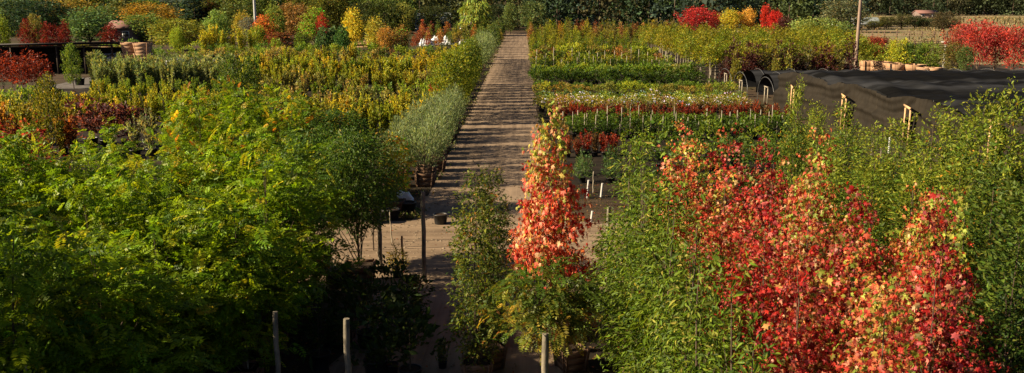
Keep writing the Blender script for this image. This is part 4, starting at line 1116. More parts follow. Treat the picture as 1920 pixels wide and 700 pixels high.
# small red trees far left, staked
for i, (px, top, Y, lab) in enumerate([(4, 98, 72, 'red young tree cut by the left edge'), (22, 102, 74, 'red young tree second from the left edge'), (40, 106, 71, 'red young tree under the shed roof, third from the edge'),
                                       (57, 96, 76, 'taller red young tree in front of the shed'), (74, 104, 73, 'last red young tree in front of the shed')]):
    put_tree('staked_young', i, X_of(px, Y, 2), Y, 1.0, i, lab, 'young tree', 'red young trees before the shed', (0.18, 0.03, 0.018), stake=STK, sz=at_Y(px, top, Y).z / 4.0, name='red_young_tree')
for i, (px, top, Y, lab) in enumerate([(52, 36, 125, 'tall scarlet tree rising behind the shed roof'), (95, 44, 128, 'round crimson tree behind the shed roof'), (122, 42, 127, 'narrow red tree behind the shed roof right of the crimson one'), (207, 44, 140, 'red foliage tree before the brown-roofed house')]):
    put_tree('far_wild', i, X_of(px, Y, 3), Y, (0.42, 0.60, 0.36, 0.5)[i], i, lab, 'tree', None, (0.20, 0.022, 0.02), sz=at_Y(px, top, Y).z / 8, name='red_tree')
for i, (px, top, Y, s, c, kd, lab) in enumerate([
    (92, 142, 46, 0.85, (0.9, 0.8, 0.8), 'golden_column', 'tall yellow-green columnar tree standing alone at left'),
    (135, 84, 84, 0.9, (0.8, 1.1, 1.6), 'golden_column', 'narrow green columnar tree before the shed'),
    (440, 106, 53, 1.15, (0.55, 0.75, 1.0), 'golden_column', 'dark green bushy columnar tree above the locust trees'),
    (466, 112, 55, 0.95, (0.6, 0.8, 1.0), 'golden_column', 'second dark green columnar tree, just right of the bushy one')]):
    put_tree(kd, i, X_of(px, Y, 2), Y, s, i, lab, 'columnar tree', None, c, sz=at_Y(px, top, Y).z / 3.9, name='columnar_tree')

# ---- road edge at the left: olives in boxes, golden columns, more olives
for c_, xo in enumerate((-4.35, -5.75)):
    for i in range(11):
        Y = 39.2 + i * 1.74 - 0.28 * c_ + (rr.normal(0, 0.16) if i else 0)
        lab = ('silvery olive tree, %s box along the road edge from the path' if c_ == 0 else 'silvery olive tree, %s in the inner row behind the road-edge olives') % ORD[i]
        if c_ == 0 and i == 0: lab = 'first silvery olive tree in a weathered box at the road edge'
        put_tree('olive', i + c_, xo + rr.normal(0, 0.06), Y, 0.78 + rr.normal(0, 0.04), rr.random() * 6, lab, 'olive tree', 'boxed olives along the road' if (i or c_) else None, (1.35, 1.35, 1.3), box=BOX if c_ == 0 else BOXS, name='olive_tree', lean=(rr.normal(0, .03), rr.normal(0, .03)), sz=(1.0, 0.86)[c_])
for i in range(14):
    Y = 58.8 + i * 2.25 + rr.normal(0, 0.3)
    put_tree('golden_column', i, -4.95 + rr.normal(0, 0.08), Y, 1.12, rr.random() * 6, ('golden green columnar tree, %s beyond the road-edge olives' if i < 7 else 'darker green columnar tree, %s beyond the road-edge olives') % ORD[i], 'columnar tree',
             'golden columnar trees on the road edge' if i < 7 else 'green columnar trees on the road edge', (1.25, 1.3, 1.0) if i < 7 else (0.9, 1.05, 1.0), box=BOXS, sz=1.13 + rr.normal(0, 0.03), name='columnar_tree')
for i in range(14):
    Y = 91.0 + i * 2.6
    put_tree('olive', i, -5.0 + rr.normal(0, 0.08), Y, 1.38, rr.random() * 6, 'grey-green olive tree beyond the columnar trees, %s along the road' % ORD[i], 'olive tree', 'far olives on the road edge', (1.4, 1.4, 1.2), box=BOXS, name='olive_tree')
for i in range(20):
    Y = 127 + i * 5.4
    put_tree('mid_upright', i, -5.2, Y, 1.3, rr.random() * 6, 'dark green tree along the far road, %s beyond the olives' % ORD[i], 'tree', 'dark trees at the far road edge', (0.07, 0.11, 0.025), name='roadside_tree')

# ---- mixed autumn rows at both sides of the far road
ORN = [(0.17, 0.075, 0.02), (0.10, 0.11, 0.02), (0.14, 0.12, 0.02), (0.06, 0.09, 0.02), (0.08, 0.11, 0.02), (0.12, 0.035, 0.018)]
for q, (Y, s) in enumerate(((158, 0.85), (170, 0.9), (184, 1.0), (200, 1.05), (218, 1.1))):
    L(Y, 768 + q * 4, 944, None, s, 1.9, ORN if q < 4 else ORN + [(0.2, 0.05, 0.025)], 'autumn-coloured young tree in the %s row left of the far road' % ('first', 'second', 'third', 'fourth', 'fifth')[q], 'young tree', 'autumn rows left of the far road %d' % (q + 1), 'autumn_tree', tree='mid_upright', dy=0.8)
for q, (Y, s, px1) in enumerate(((141, 0.85, 1210), (150, 0.9, 1215), (161, 1.0, 1225), (176, 1.1, 1240), (193, 1.2, 1290), (212, 1.25, 1300))):
    L(Y, 992 - q, px1, None, s * 0.92, 1.35, (GR + YG, YG + GR, YG, YG + BRN, YEL + BRN, GR + ORN)[q], 'young tree in the %s row right of the far road' % ('first staked', 'second staked', 'third', 'fourth', 'fifth yellowish', 'last mixed')[q], 'young tree', 'rows right of the far road %d' % (q + 1), 'young_tree', tree='mid_upright', dy=0.9, stake=STK_S if q < 2 else None)
# ---- staked young trees beside the tunnels
k = 0
for Yi, Y in enumerate(np.arange(90.5, 152, 4.6)):
    ci = 0
    xa = 18.2 + (Y - 85) * 0.028
    xb = X_of(1612, Y, 2)
    x = xa
    while x < xb:
        c = np.array(YG[k % 3]) * 1.3 * math.exp(rr.normal(0, 0.12)); k += 1
        edge = x < xa + 5
        put_tree('staked_young', k, x + rr.normal(0, .2), Y + rr.normal(0, .4), 1.0 + rr.normal(0, .06), rr.random() * 6,
                 ('staked young tree at the side of the block, %s row, %s tree' if edge else 'young tree inside the block behind the tunnels, %s row, %s tree') % (ORD[Yi], ORD[ci]), 'young tree',
                 'staked trees at the side of the block' if edge else 'young trees inside the block', tuple(c), stake=STK_L if edge else None, name='young_tree')
        x += 1.7 if edge else 3.6; ci += 1
L(88.2, 1352, 1600, None, 1.22, 0.95, PUR + PUR + [(0.08, 0.07, 0.025)], 'dark purple-brown young tree just behind the hoop tunnels', 'young tree', 'purple-brown trees behind the tunnels', 'purple_tree', tree='mid_upright', dy=0.4)
for px in (1380, 1455, 1478):
    put_tree('mid_upright', px, X_of(px, 86.8, 2), 86.9, 0.85, px, 'yellow-green tree among the purple-brown ones, %s' % {1380: 'leftmost', 1455: 'middle one', 1478: 'rightmost'}[px], 'young tree', 'green trees among the purple ones', (0.2, 0.2, 0.03), name='young_tree', sz=1.05)

# ---- right field, rows across
GN = [(0.07, 0.12, 0.012), (0.085, 0.135, 0.014), (0.055, 0.10, 0.012)]
LG = [(0.19, 0.235, 0.022), (0.16, 0.215, 0.022), (0.22, 0.24, 0.026)]
CR = [(0.19, 0.17, 0.035), (0.15, 0.16, 0.035), (0.20, 0.15, 0.035)]
DN = [(0.026, 0.052, 0.008), (0.034, 0.062, 0.008)]
RD = [(0.15, 0.018, 0.010), (0.11, 0.014, 0.008), (0.17, 0.035, 0.012), (0.09, 0.05, 0.018)]
def mat_sheet(y0, y1, x0, x1, lab):
    mb = MB(); mb.add([(x0, y0, .010), (x1, y0, .010), (x1, y1, .010), (x0, y1, .010)], [[0, 1, 2, 3]])
    tag(obj('ground_cloth', mb.mesh('ground_cloth', WEEDMAT)), lab, kind='structure')
WEEDMAT = noise_material('black_weed_mat', (0.006, 0.005, 0.004), (0.022, 0.017, 0.012), 3, rough=0.95, bump=0.3, c3=(0.035, 0.026, 0.017), scale3=0.5, spec=0.1)
mat_sheet(36.5, 137, 1.5, 18.4, 'black weed mat under the crosswise rows right of the road')
mat_sheet(37, 112, -44, -3.95, 'black weed mat under the shrub rows left of the road')
mat_sheet(88, 153, 18.6, 58, 'black weed mat under the block of young trees')
mat_sheet(7, 23.8, 1.5, 16, 'black weed mat under the cherry and maple rows')
RR = [  # Y, px0, px1, kind, scale, step, colours, name, adjective
 (40.0, 1062, 1175, 'conifer', 0.95, 0.95, [(0.055, 0.10, 0.03)], 'conifer_shrub', 'small dark green conifer in the nearest short row'),
 (41.6, 1066, 1175, 'conifer', 1.0, 0.95, [(0.05, 0.09, 0.025)], 'conifer_shrub', 'small dark green conifer in the second short row'),
 (47.0, 1056, 1160, 'upright', 0.82, 0.45, RD, 'red_shrub', 'deep red low shrub in the short front red row'),
 (48.2, 1056, 1160, 'upright', 0.82, 0.45, RD, 'red_shrub', 'deep red low shrub in the short back red row'),
 (53.2, 1045, 1470, 'staked', 0.95, 0.66, DN, 'staked_shrub', 'dark green staked shrub in the front long green row'),
 (55.2, 1045, 1480, 'staked', 1.05, 0.66, GN, 'staked_shrub', 'green staked shrub in the back long green row'),
 (60.5, 1040, 1470, 'upright', 0.8, 0.48, RD, 'red_shrub', 'rusty red shrub in the front long red row'),
 (61.8, 1040, 1478, 'upright', 0.86, 0.48, RD + BRN[:1], 'red_shrub', 'rusty red shrub in the back long red row'),
 (66.0, 1008, 1408, 'rose', 1.0, 0.6, CR, 'rose_bush', 'rose bush with pale blooms in the front flowering row'),
 (68.6, 1008, 1402, 'rose', 1.0, 0.6, CR + LG, 'rose_bush', 'rose bush with pale blooms in the middle flowering row'),
 (71.0, 1005, 1395, 'rose', 0.95, 0.62, GN, 'rose_bush', 'rose bush with pale blooms in the back flowering row'),
 (77.0, 1003, 1378, 'round', 0.85, 0.66, LG + CR, 'yellow_green_shrub', 'low yellow-green shrub in the thin row behind the roses'),
 (79.0, 1003, 1372, 'round', 0.85, 0.66, GN, 'green_shrub', 'low green shrub in the thin row behind the yellow-green one'),
 (86.0, 1001, 1316, 'round', 1.25, 0.78, DN, 'green_shrub', 'rounded deep green shrub in the front dense row'),
 (88.0, 1000, 1312, 'round', 1.45, 0.78, GN, 'green_shrub', 'rounded green shrub in the back dense row'),
 (97.0, 999, 1290, 'round', 1.0, 0.85, LG, 'lime_shrub', 'lime green low shrub in the first upper row'),
 (104.5, 998, 1275, 'staked', 1.15, 0.9, DN, 'green_shrub', 'staked dark green shrub in the second upper row'),
 (106.5, 998, 1255, 'staked', 1.45, 0.95, LG + YG, 'green_shrub', 'staked light green shrub in the third upper row'),
 (116.0, 997, 1240, 'round', 1.3, 1.0, DN + BRN[:1], 'green_shrub', 'dark shrub in the fourth upper row'),
 (118.5, 997, 1232, 'round', 1.6, 1.05, LG + BRN[1:], 'green_shrub', 'light and brownish shrub in the fifth upper row'),
 (129.0, 996, 1220, 'tall', 0.95, 1.05, GN, 'green_shrub', 'green shrub in the sixth upper row'),
 (132.0, 996, 1215, 'tall', 1.15, 1.1, YG, 'yellow_shrub', 'yellowish shrub in the row touching the young trees'),
]
for (Y, a, b, kd, s, st, cs, nm, lab) in RR:
    row(Y, a, b, kd, s, st, cs, lab, 'shrub', lab.split(' in the ')[1], nm, dy=0.12)
for i, px in enumerate((1262, 1290)):
    put_shrub('round', i, X_of(px, 91.5, 1), 91.5, 1.5, i, 'pale cream-green bush at the right end of the dense rows' if i else 'pale cream-green bush near the middle of the dense rows', 'shrub', None, (0.24, 0.25, 0.10), 'pale_bush')

# ================================================================== FOREGROUND
rf = np.random.default_rng(64)
def loc_ok(px): return -110 < px < 640
n_l = 0
for xi, x in enumerate(np.arange(-5.6, -20.5, -1.75)):
    for yi, Y in enumerate(np.arange(12.6, 24.6, 1.75)):
        xx_, yy_ = x + rf.normal(0, .22), Y + rf.normal(0, .22)
        px = 980 + xx_ / yy_ * F * 0.96
        if px < -420 or (x > -6.5 and Y < 16.5) or 980 + (xx_ + 0.8) / yy_ * F > 615: continue
        back = Y > 21.5
        kd, g = 'locust', 'ferny locust trees of the left block'; tail = ', %s column from the path, %s row from the camera' % (ORD[xi], ORD[yi]); lab = 'green ferny locust tree' + tail
        if back and (430 < px < 620 or rf.random() < 0.2): kd, lab, g = 'locust_yellow', 'yellow-topped ferny locust tree' + tail, 'yellow-topped locust trees'
        elif back and rf.random() < 0.35: kd, lab, g = 'locust_red', 'ferny locust tree with red sprigs' + tail, 'red-sprigged locust trees'
        put_tree(kd, int(rf.integers(0, 4)), xx_, yy_, 0.98 + rf.normal(0, .09), rf.random() * 6.3, lab, 'locust tree', g, (1, 1, 1), box=BOXS, stake=STK, sz=0.96 + rf.normal(0, .085) - (0.06 if Y < 15 else 0), name='locust_tree', lean=(rf.normal(0, .03), rf.normal(0, .03)))
for _i, (x, Y, s, kd) in enumerate(((-8.7, 33.6, 0.95, 'locust_yellow'), (-10.6, 33.9, 1.0, 'locust'), (-12.4, 34.2, 1.0, 'locust_yellow'), (-9.6, 35.8, 0.98, 'locust'), (-11.5, 36.2, 1.02, 'locust_yellow'), (-13.4, 36.2, .95, 'locust'))):
    put_tree(kd, int(Y), x, Y, s, x, 'ferny locust tree across the sandy path, %s from the road in the %s line' % (ORD[_i % 3], 'front' if _i < 3 else 'back'), 'locust tree', 'locust trees beyond the sandy path', (1, 1, 1), box=BOXS, name='locust_tree')
put_tree('maple_red', 0, X_of(-6, 25, 3), 25.6, 1.15, 1, 'dark red leaved maple at the left edge behind the locusts', 'maple tree', None, (0.8, 0.7, 0.8), box=BOXS, name='maple_tree', sz=0.84)
put_tree('maple_red', 1, X_of(24, 25.5, 3), 26.8, 1.1, 2, 'dark red leaved maple second from the left edge behind the locusts', 'maple tree', None, (0.8, 0.7, 0.8), box=BOXS, name='maple_tree', sz=0.82)

for i, (x, y, h) in enumerate(((-20, -1.0, 14.5), (-21, 2.4, 15.5), (-20.5, 5.8, 15), (-21.5, 9.0, 13.5))):  # unseen trees added outside the frame to shade the lower left corner
    put_tree('far_egg', i, x, y, 1.05, i * 2.0, 'tall unseen tree added at the near left to cast shade, number %s' % ('one', 'two', 'three', 'four')[i], 'tree', 'shade-casting trees added out of view at the near left', (0.07, 0.12, 0.03), sz=h / 8, name='shadow_caster_tree')
# pears by the path
put_tree('pear', 0, X_of(672, 25.0, 1), 25.0, 0.88, 0.6, 'round-headed pear tree with a leaning dark trunk in a big wooden box', 'pear tree', None, (1, 1, 1), box=BOX, name='pear_tree', sz=1.04, lean=(0, -0.02))
put_tree('pear', 1, X_of(588, 26.2, 1), 26.2, 0.95, 2.2, 'bushy pear tree in a box at the corner of the locust block', 'pear tree', None, (0.95, 1.0, 1), box=BOX, name='pear_tree', sz=1.02)
put_tree('pear', 0, X_of(640, 33.5, 2), 33.6, 0.95, 4.2, 'pear tree standing across the sandy path behind the first', 'pear tree', None, (0.8, 0.9, 1), box=BOXS, name='pear_tree', sz=0.95)
put_tree('orange_tree', 0, X_of(742, 34.0, 1), 34.0, 1.15, 0.6, 'little tree with orange and yellow leaves by the road corner', 'young tree', None, (1.2, 1.7, 1), box=BOXS, name='orange_tree')
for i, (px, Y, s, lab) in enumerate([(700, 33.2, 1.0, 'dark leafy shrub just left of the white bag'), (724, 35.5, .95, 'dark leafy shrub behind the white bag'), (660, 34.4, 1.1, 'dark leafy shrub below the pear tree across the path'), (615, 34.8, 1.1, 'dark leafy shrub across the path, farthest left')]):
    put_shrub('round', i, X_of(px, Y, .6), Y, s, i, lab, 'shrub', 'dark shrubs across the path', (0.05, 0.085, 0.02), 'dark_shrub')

# centre: columns, maple, rowan
put_tree('column', 0, X_of(893, 18, 2), 18.2, 0.82, 0.3, 'narrow dark green columnar tree with pale glossy leaves in the centre', 'columnar tree', None, (0.75, 0.8, 0.8), sz=1.0, box=BOXS, name='columnar_tree')
put_tree('column', 1, X_of(922, 20.2, 2), 20.4, 0.72, 1.3, 'second narrow columnar tree, just behind the glossy one', 'columnar tree', None, (0.65, 0.62, 0.7), sz=0.93, box=BOXS, name='columnar_tree')
put_tree('maple_center', 0, X_of(1030, 22.6, 2), 22.6, 0.88, 0.0, 'coral red and yellow maple standing alone in the centre', 'maple tree', None, (1.2, 1.4, 1.5), box=BOXS, stake=STK, sz=1.07, name='maple_tree')
put_tree('rowan', 0, X_of(1018, 16.2, 2.8), 16.2, 0.92, 0.7, 'low tree with drooping green and yellow ferny leaves before the coral maple', 'rowan tree', None, (0.85, 0.85, 1), sz=0.93, box=BOXS, name='rowan_tree')

# right: cherry row then maples then feathery trees
for i, (x, Y, s) in enumerate([(2.55, 20.6, 1.0), (2.6, 19.2, 0.97), (2.45, 17.7, 1.0), (2.6, 16.2, 0.98), (2.5, 14.8, 0.96), (2.6, 13.4, 0.98), (2.5, 12.0, 0.93), (2.6, 10.6, 0.95), (2.55, 9.3, 0.9)]):
    put_tree('cherry', i, x, Y, s, i * 1.1, 'leafy green cherry tree at the far end of the row, its full height visible' if i == 0 else 'leafy green cherry tree, %s in the row counted from the sandy path' % ('first', 'second', 'third', 'fourth', 'fifth', 'sixth', 'seventh', 'eighth', 'ninth')[i], 'cherry tree', None if i == 0 else 'green cherry trees left of the maples', (1, 1, 1), box=BOXS, name='cherry_tree')
TINT = [(1.35, 1.7, 1.5), (1.25, 1.1, 1.3), (1.1, 1.0, 1.0), (1.3, 1.7, 1.3), (1.3, 1.3, 1.4), (1.35, 1.45, 1.3), (1.2, 1.6, 1.2), (1.3, 1.5, 1.5), (1.2, 1.0, 1.1), (1.0, 0.8, 0.9), (1.25, 1.2, 1.1), (0.9, 0.8, 0.9), (1.2, 1.1, 1.1), (1.1, 1.4, 1.1), (1.1, 0.95, 1.1), (1.25, 1.3, 1.2), (1.05, 0.9, 1.0), (1.25, 1.4, 1.1), (1.2, 1.1, 1.1), (1.3, 1.5, 1.3), (1.3, 1.5, 1.1), (1.1, 1.1, 1.0)]
MP = [  # x, Y, top px y, kind, scale, label
 (4.15, 23.4, 235, 'maple_mix', 1.05, 'orange and yellow maple at the far end of the maple row'),
 (5.3, 23.2, 238, 'maple_red', 1.05, 'bright red maple at the far end, right of the orange one'),
 (6.4, 23.6, 262, 'maple_red', 0.85, 'smaller red maple farthest right at the back of the group'),
 (4.3, 21.0, 275, 'maple_mix', 0.95, 'yellow and red maple in front of the farthest orange one'),
 (5.6, 20.2, 285, 'maple_red', 0.95, 'red maple in the middle of the back part of the group'),
 (4.2, 18.4, 320, 'maple_mix', 0.95, 'orange maple halfway along the maple row'),
 (6.4, 19.4, 250, 'maple_mix', 0.95, 'orange maple with a thin tall leader beside the feathery trees'),
 (5.4, 17.0, 330, 'maple_mix', 0.95, 'maple with mixed orange and gold leaves in the middle'),
 (4.3, 15.6, 370, 'maple_red', 0.95, 'red maple beside the cherry row, halfway'),
 (6.35, 16.4, 345, 'maple_red', 0.85, 'red maple with a pointed crimson top'),
 (5.3, 13.9, 420, 'maple_mix', 0.95, 'gold and red maple in the lower middle of the group'),
 (6.5, 13.6, 375, 'maple_red', 0.9, 'deep red maple with a pointed top at right'),
 (4.2, 12.8, 460, 'maple_red', 0.92, 'red maple beside the nearer cherry trees'),
 (7.0, 14.8, 370, 'maple_mix', 0.75, 'slim orange maple at the right side of the group'),
 (5.4, 11.3, 480, 'maple_red', 0.95, 'nearest tall deep red maple'),
 (4.3, 10.4, 540, 'maple_mix', 0.95, 'nearest orange maple at the bottom edge'),
 (5.75, 11.9, 470, 'maple_red', 0.9, 'deep red maple near the bottom right corner'),
 (6.1, 13.2, 430, 'maple_mix', 0.85, 'orange and olive maple at the right side of the lower group'),
 (5.7, 12.5, 500, 'maple_red', 0.85, 'short scarlet maple between the two deep red ones'),
 (4.9, 12.0, 520, 'maple_mix', 0.85, 'coral maple squeezed between the nearest orange and red ones'),
 (7.3, 16.6, 350, 'maple_mix', 0.85, 'gold and coral maple before the dense feathery trees'),
 (7.9, 15.6, 345, 'maple_yellow', 0.8, 'slender maple with a yellow top and red lower leaves'),
]
for i, (x, Y, top, kd, s, lab) in enumerate(MP):
    px = 980 + x / Y * F
    z = 8 - (top - 2) * (Y / F) * 1.0
    hh = {'maple_mix': 5.4, 'maple_red': 5.6, 'maple_yellow': 5.8}[kd]
    zt = at_Y(1400, top, Y).z
    put_tree(kd, i, x, Y, s * 0.97, i * 1.3, lab, 'maple tree', 'autumn maples at right', TINT[i], box=BOXS, stake=STK if i % 3 == 0 else None, sz=zt / hh, name='maple_tree', lean=(rf.normal(0, .02), rf.normal(0, .02)))
FT = [(1488, 26.0, 148, 0.55, 'slender feathery green tree rising in front of the tunnels'), (1530, 30.0, 190, .7, 'feathery green tree before the first doorway'), (1585, 28.5, 195, 0.8, 'feathery green tree before the second doorway'),
      (1640, 25.5, 232, 0.85, 'feathery green tree left of the third doorway'), (1690, 24.0, 215, 0.85, 'feathery green tree hiding the third doorway'), (1750, 22.0, 205, 0.9, 'tall feathery green tree with a pointed top, right of the third doorway'),
      (1790, 24.5, 215, 0.8, 'feathery green tree behind the two pointed ones'), (1832, 20.5, 165, 0.9, 'tallest pointed feathery green tree at right'), (1880, 19.6, 168, 0.8, 'pointed feathery green tree beside the tallest one'),
      (1925, 19.5, 235, 0.95, 'feathery green tree cut by the right edge'), (1720, 19.0, 290, 0.85, 'feathery green tree right behind the maples'), (1790, 17.5, 300, .9, 'dense feathery green tree beside the yellow-topped maple'),
      (1860, 16.0, 310, 0.95, 'dense feathery green tree low at the right'), (1930, 14.6, 330, 0.95, 'dark feathery green tree low at the right edge'), (1560, 22.5, 290, .8, 'green feathery tree between the maple tops'),
      (1905, 12.6, 420, 0.95, 'dark green tree in the lower right corner'), (1640, 21.5, 285, .8, 'green feathery tree behind the crimson pointed maple')]
for i, (px, Y, top, s, lab) in enumerate(FT):
    put_tree('feathery', i, X_of(px, Y, 4), Y, s, i * 1.4, lab, 'feathery tree', 'feathery green trees at right', (0.45, 0.55, 0.7) if (px > 1850 and top > 300) else (1, 1, 1), box=BOXS, sz=at_Y(px, top, Y).z / 6.0, name='feathery_tree')  # lower right trees get a darker leaf tint that stands in for shade
for i, (px, Y, s) in enumerate([(1500, 33, 1.2), (1535, 34, 1.3), (1570, 35, 1.2), (1610, 34, 1.3), (1190, 34, 1.2), (1230, 33.5, 1.3), (1280, 34, 1.2), (1330, 33, 1.3), (1380, 34, 1.3), (1440, 34, 1.3), (1660, 33, 1.2), (1710, 34, 1.3),
                                (1420, 41, 1.3), (1460, 42, 1.3), (1500, 43, 1.3), (1380, 43, 1.3), (1340, 42, 1.3), (1290, 41, 1.3), (1240, 43, 1.2), (1540, 42, 1.3), (1580, 43, 1.3)]):
    put_shrub('round', i, X_of(px, Y, 1), Y, s, i, 'dark green bush behind the %s, %s of its kind' % ('red maples' if px > 1400 else 'cherry and orange maple tops', ORD[i]), 'bush', 'dark bushes behind the red maples' if px > 1400 else 'dark bushes behind the cherry trees', (0.07, 0.12, 0.02), 'dark_bush')
L(45.5, 1170, 1500, 'round', 1.35, 1.2, DK + GR, 'dark green shrub in the row hidden behind the maple tops', 'shrub', 'dark green row behind the maple tops', 'green_shrub')
for i, px in enumerate((1628, 1645, 1660)):
    put_shrub('rose', i, X_of(px, 31, .8), 31 + .5 * i, 1.25, i, 'small bush with bluish white flowers below the shade cloth, %s from left' % ORD[i], 'bush', 'bluish white flowering bushes', (0.10, 0.11, 0.06), 'flowering_bush')

# posts
def post(px, base, top, w, lab, sq=True, mt=None, lean=0.0, name='wooden_post', rnd=0.0):
    g = ground(px, base); h = at_Y(px, top, g.y).z
    mb = MB()
    n = 7; pts = [(lean * i / n + 0.008 * math.sin(i * 2.1), 0.006 * math.cos(i * 1.7), h * i / n - (0.1 if i == 0 else 0)) for i in range(n + 1)]
    mb.tube(pts, [w / 2 * (1 + 0.04 * math.sin(i * 3.3)) for i in range(n + 1)], 4 if sq else 9)
    return tag(obj(name, mb.mesh(name, mt or POST), loc=(g.x, g.y, 0), rot=(0, 0, -0.3)), lab, 'post')
post(796, 527, 360, 0.135, 'square weathered post standing free in the sandy path')
post(714, 512, 388, 0.14, 'weathered post beside the boxed pear tree')
post(1138, 532, 388, 0.11, 'thin weathered post at the edge of the cherry row')
post(677, 508, 415, 0.06, 'thin short pole leaning beside the pear trunk', False, lean=0.08)
post(757, 512, 443, 0.06, 'short reddish metal stake between two posts', False, HOSE, lean=-0.04)
post(527, 800, 585, 0.10, 'dim weathered post at the bottom below the locust trees', False)
post(657, 810, 598, 0.12, 'pale topped post at the bottom left of centre', False)
post(1021, 850, 626, 0.13, 'pale round post at the bottom below the ferny rowan', False)
post(1666, 288, 258, 0.10, 'short white pipe before the shade cloth', False, WHITEP)
post(1633, 300, 268, 0.06, 'thin grey stake before the shade cloth', False)
post(1651, 298, 272, 0.05, 'thin pale stake right of the white pipe', False)
post(1112, 362, 322, 0.05, 'thin stake in the gap right of the coral maple', False, STAKE)

# white tree-guard tubes
for i, (px, base, top, lab) in enumerate([(1101, 372, 338, 'white trunk guard tube right of the coral maple'), (1127, 370, 344, 'second white trunk guard tube, nearer the cherry tree'), (1108, 420, 396, 'short white tube near the sandy path')]):
    g = ground(px, base); h = at_Y(px, top, g.y).z
    mb = MB(); mb.tube([(0, 0, 0), (0.02, 0, h * .5), (0.05, 0, h)], [.05, .045, .045], 10)
    tag(obj('trunk_guard', mb.mesh('trunk_guard', PALEPOLE, True), loc=(g.x, g.y, 0)), lab, 'trunk guard')
# white bag and pots
def bag(px, base, w, h, lab, seed):
    g = ground(px, base); rng = np.random.default_rng(seed)
    mb = MB(); n1, n2 = 18, 10; V = []
    for j in range(n2):
        f = j / (n2 - 1)
        for i in range(n1):
            a = i / n1 * 6.283; r = w / 2 * (math.sin(math.pi * (0.12 + 0.80 * f)) ** 0.6) * (1 + 0.22 * math.sin(3 * a + 5 * f) + 0.12 * math.sin(7 * a - 9 * f) + rng.normal(0, .05))
            V.append((r * math.cos(a), r * math.sin(a), h * f))
    mb.add(V, np.array([[j * n1 + i, j * n1 + (i + 1) % n1, (j + 1) * n1 + (i + 1) % n1, (j + 1) * n1 + i] for j in range(n2 - 1) for i in range(n1)]))
    mb.add(V[-n1:], [list(range(n1))])
    tag(obj('plastic_bag', mb.mesh('plastic_bag', WHITEP), loc=(g.x, g.y, 0)), lab, 'bag')
bag(762, 386, 0.5, 0.55, 'crumpled white plastic bag beside the road corner', 1)
bag(752, 376, 0.35, 0.4, 'smaller white plastic bag behind the crumpled one', 2)
def black_pot(px, base, s, lab):
    g = ground(px, base); tag(obj('empty_pot', POTM, loc=(g.x, g.y, 0), scale=(s, s, s)), lab, 'pot')
black_pot(765, 400, 1.3, 'black nursery pot in front of the white bag')
black_pot(150, 160, 2.0, 'black tub in front of the grey-green willowy row')

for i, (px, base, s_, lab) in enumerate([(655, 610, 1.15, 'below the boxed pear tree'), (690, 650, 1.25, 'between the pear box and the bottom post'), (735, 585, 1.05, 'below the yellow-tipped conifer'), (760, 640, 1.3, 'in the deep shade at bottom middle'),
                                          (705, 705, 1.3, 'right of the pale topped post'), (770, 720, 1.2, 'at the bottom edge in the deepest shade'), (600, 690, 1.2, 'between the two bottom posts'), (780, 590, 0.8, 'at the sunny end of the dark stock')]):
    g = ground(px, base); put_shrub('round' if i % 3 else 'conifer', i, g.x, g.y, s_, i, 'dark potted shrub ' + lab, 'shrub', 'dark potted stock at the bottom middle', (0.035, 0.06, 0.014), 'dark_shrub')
# low plants at the bottom in the shade
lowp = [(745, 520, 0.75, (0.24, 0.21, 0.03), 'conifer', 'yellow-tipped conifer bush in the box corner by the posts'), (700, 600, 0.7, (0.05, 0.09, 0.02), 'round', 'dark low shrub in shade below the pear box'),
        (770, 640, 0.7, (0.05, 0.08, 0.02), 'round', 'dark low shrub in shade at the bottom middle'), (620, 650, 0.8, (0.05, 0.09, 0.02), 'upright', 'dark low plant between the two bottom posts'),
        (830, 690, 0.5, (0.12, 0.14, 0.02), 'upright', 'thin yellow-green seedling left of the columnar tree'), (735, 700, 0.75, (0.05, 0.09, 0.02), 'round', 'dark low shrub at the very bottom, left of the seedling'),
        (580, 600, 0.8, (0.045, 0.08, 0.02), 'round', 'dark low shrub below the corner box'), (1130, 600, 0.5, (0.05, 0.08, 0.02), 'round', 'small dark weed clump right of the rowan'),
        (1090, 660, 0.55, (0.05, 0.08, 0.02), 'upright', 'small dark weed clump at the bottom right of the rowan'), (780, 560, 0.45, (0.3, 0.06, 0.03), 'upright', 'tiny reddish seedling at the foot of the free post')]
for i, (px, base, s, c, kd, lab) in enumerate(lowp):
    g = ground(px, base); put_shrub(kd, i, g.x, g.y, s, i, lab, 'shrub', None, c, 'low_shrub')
for i, (px, base, lab) in enumerate([(640, 640, 'empty wooden box in the dark below the pear tree'), (1190, 640, 'empty wooden box at the foot of the cherry row'), (1070, 690, 'wooden box behind the bottom round post'), (915, 690, 'wooden box beside the columnar tree at the bottom')]):
    g = ground(px, base); tag(obj('planter_box', BOXS, loc=(g.x, g.y, 0), rot=(0, 0, .2 * i)), lab, 'planter box')

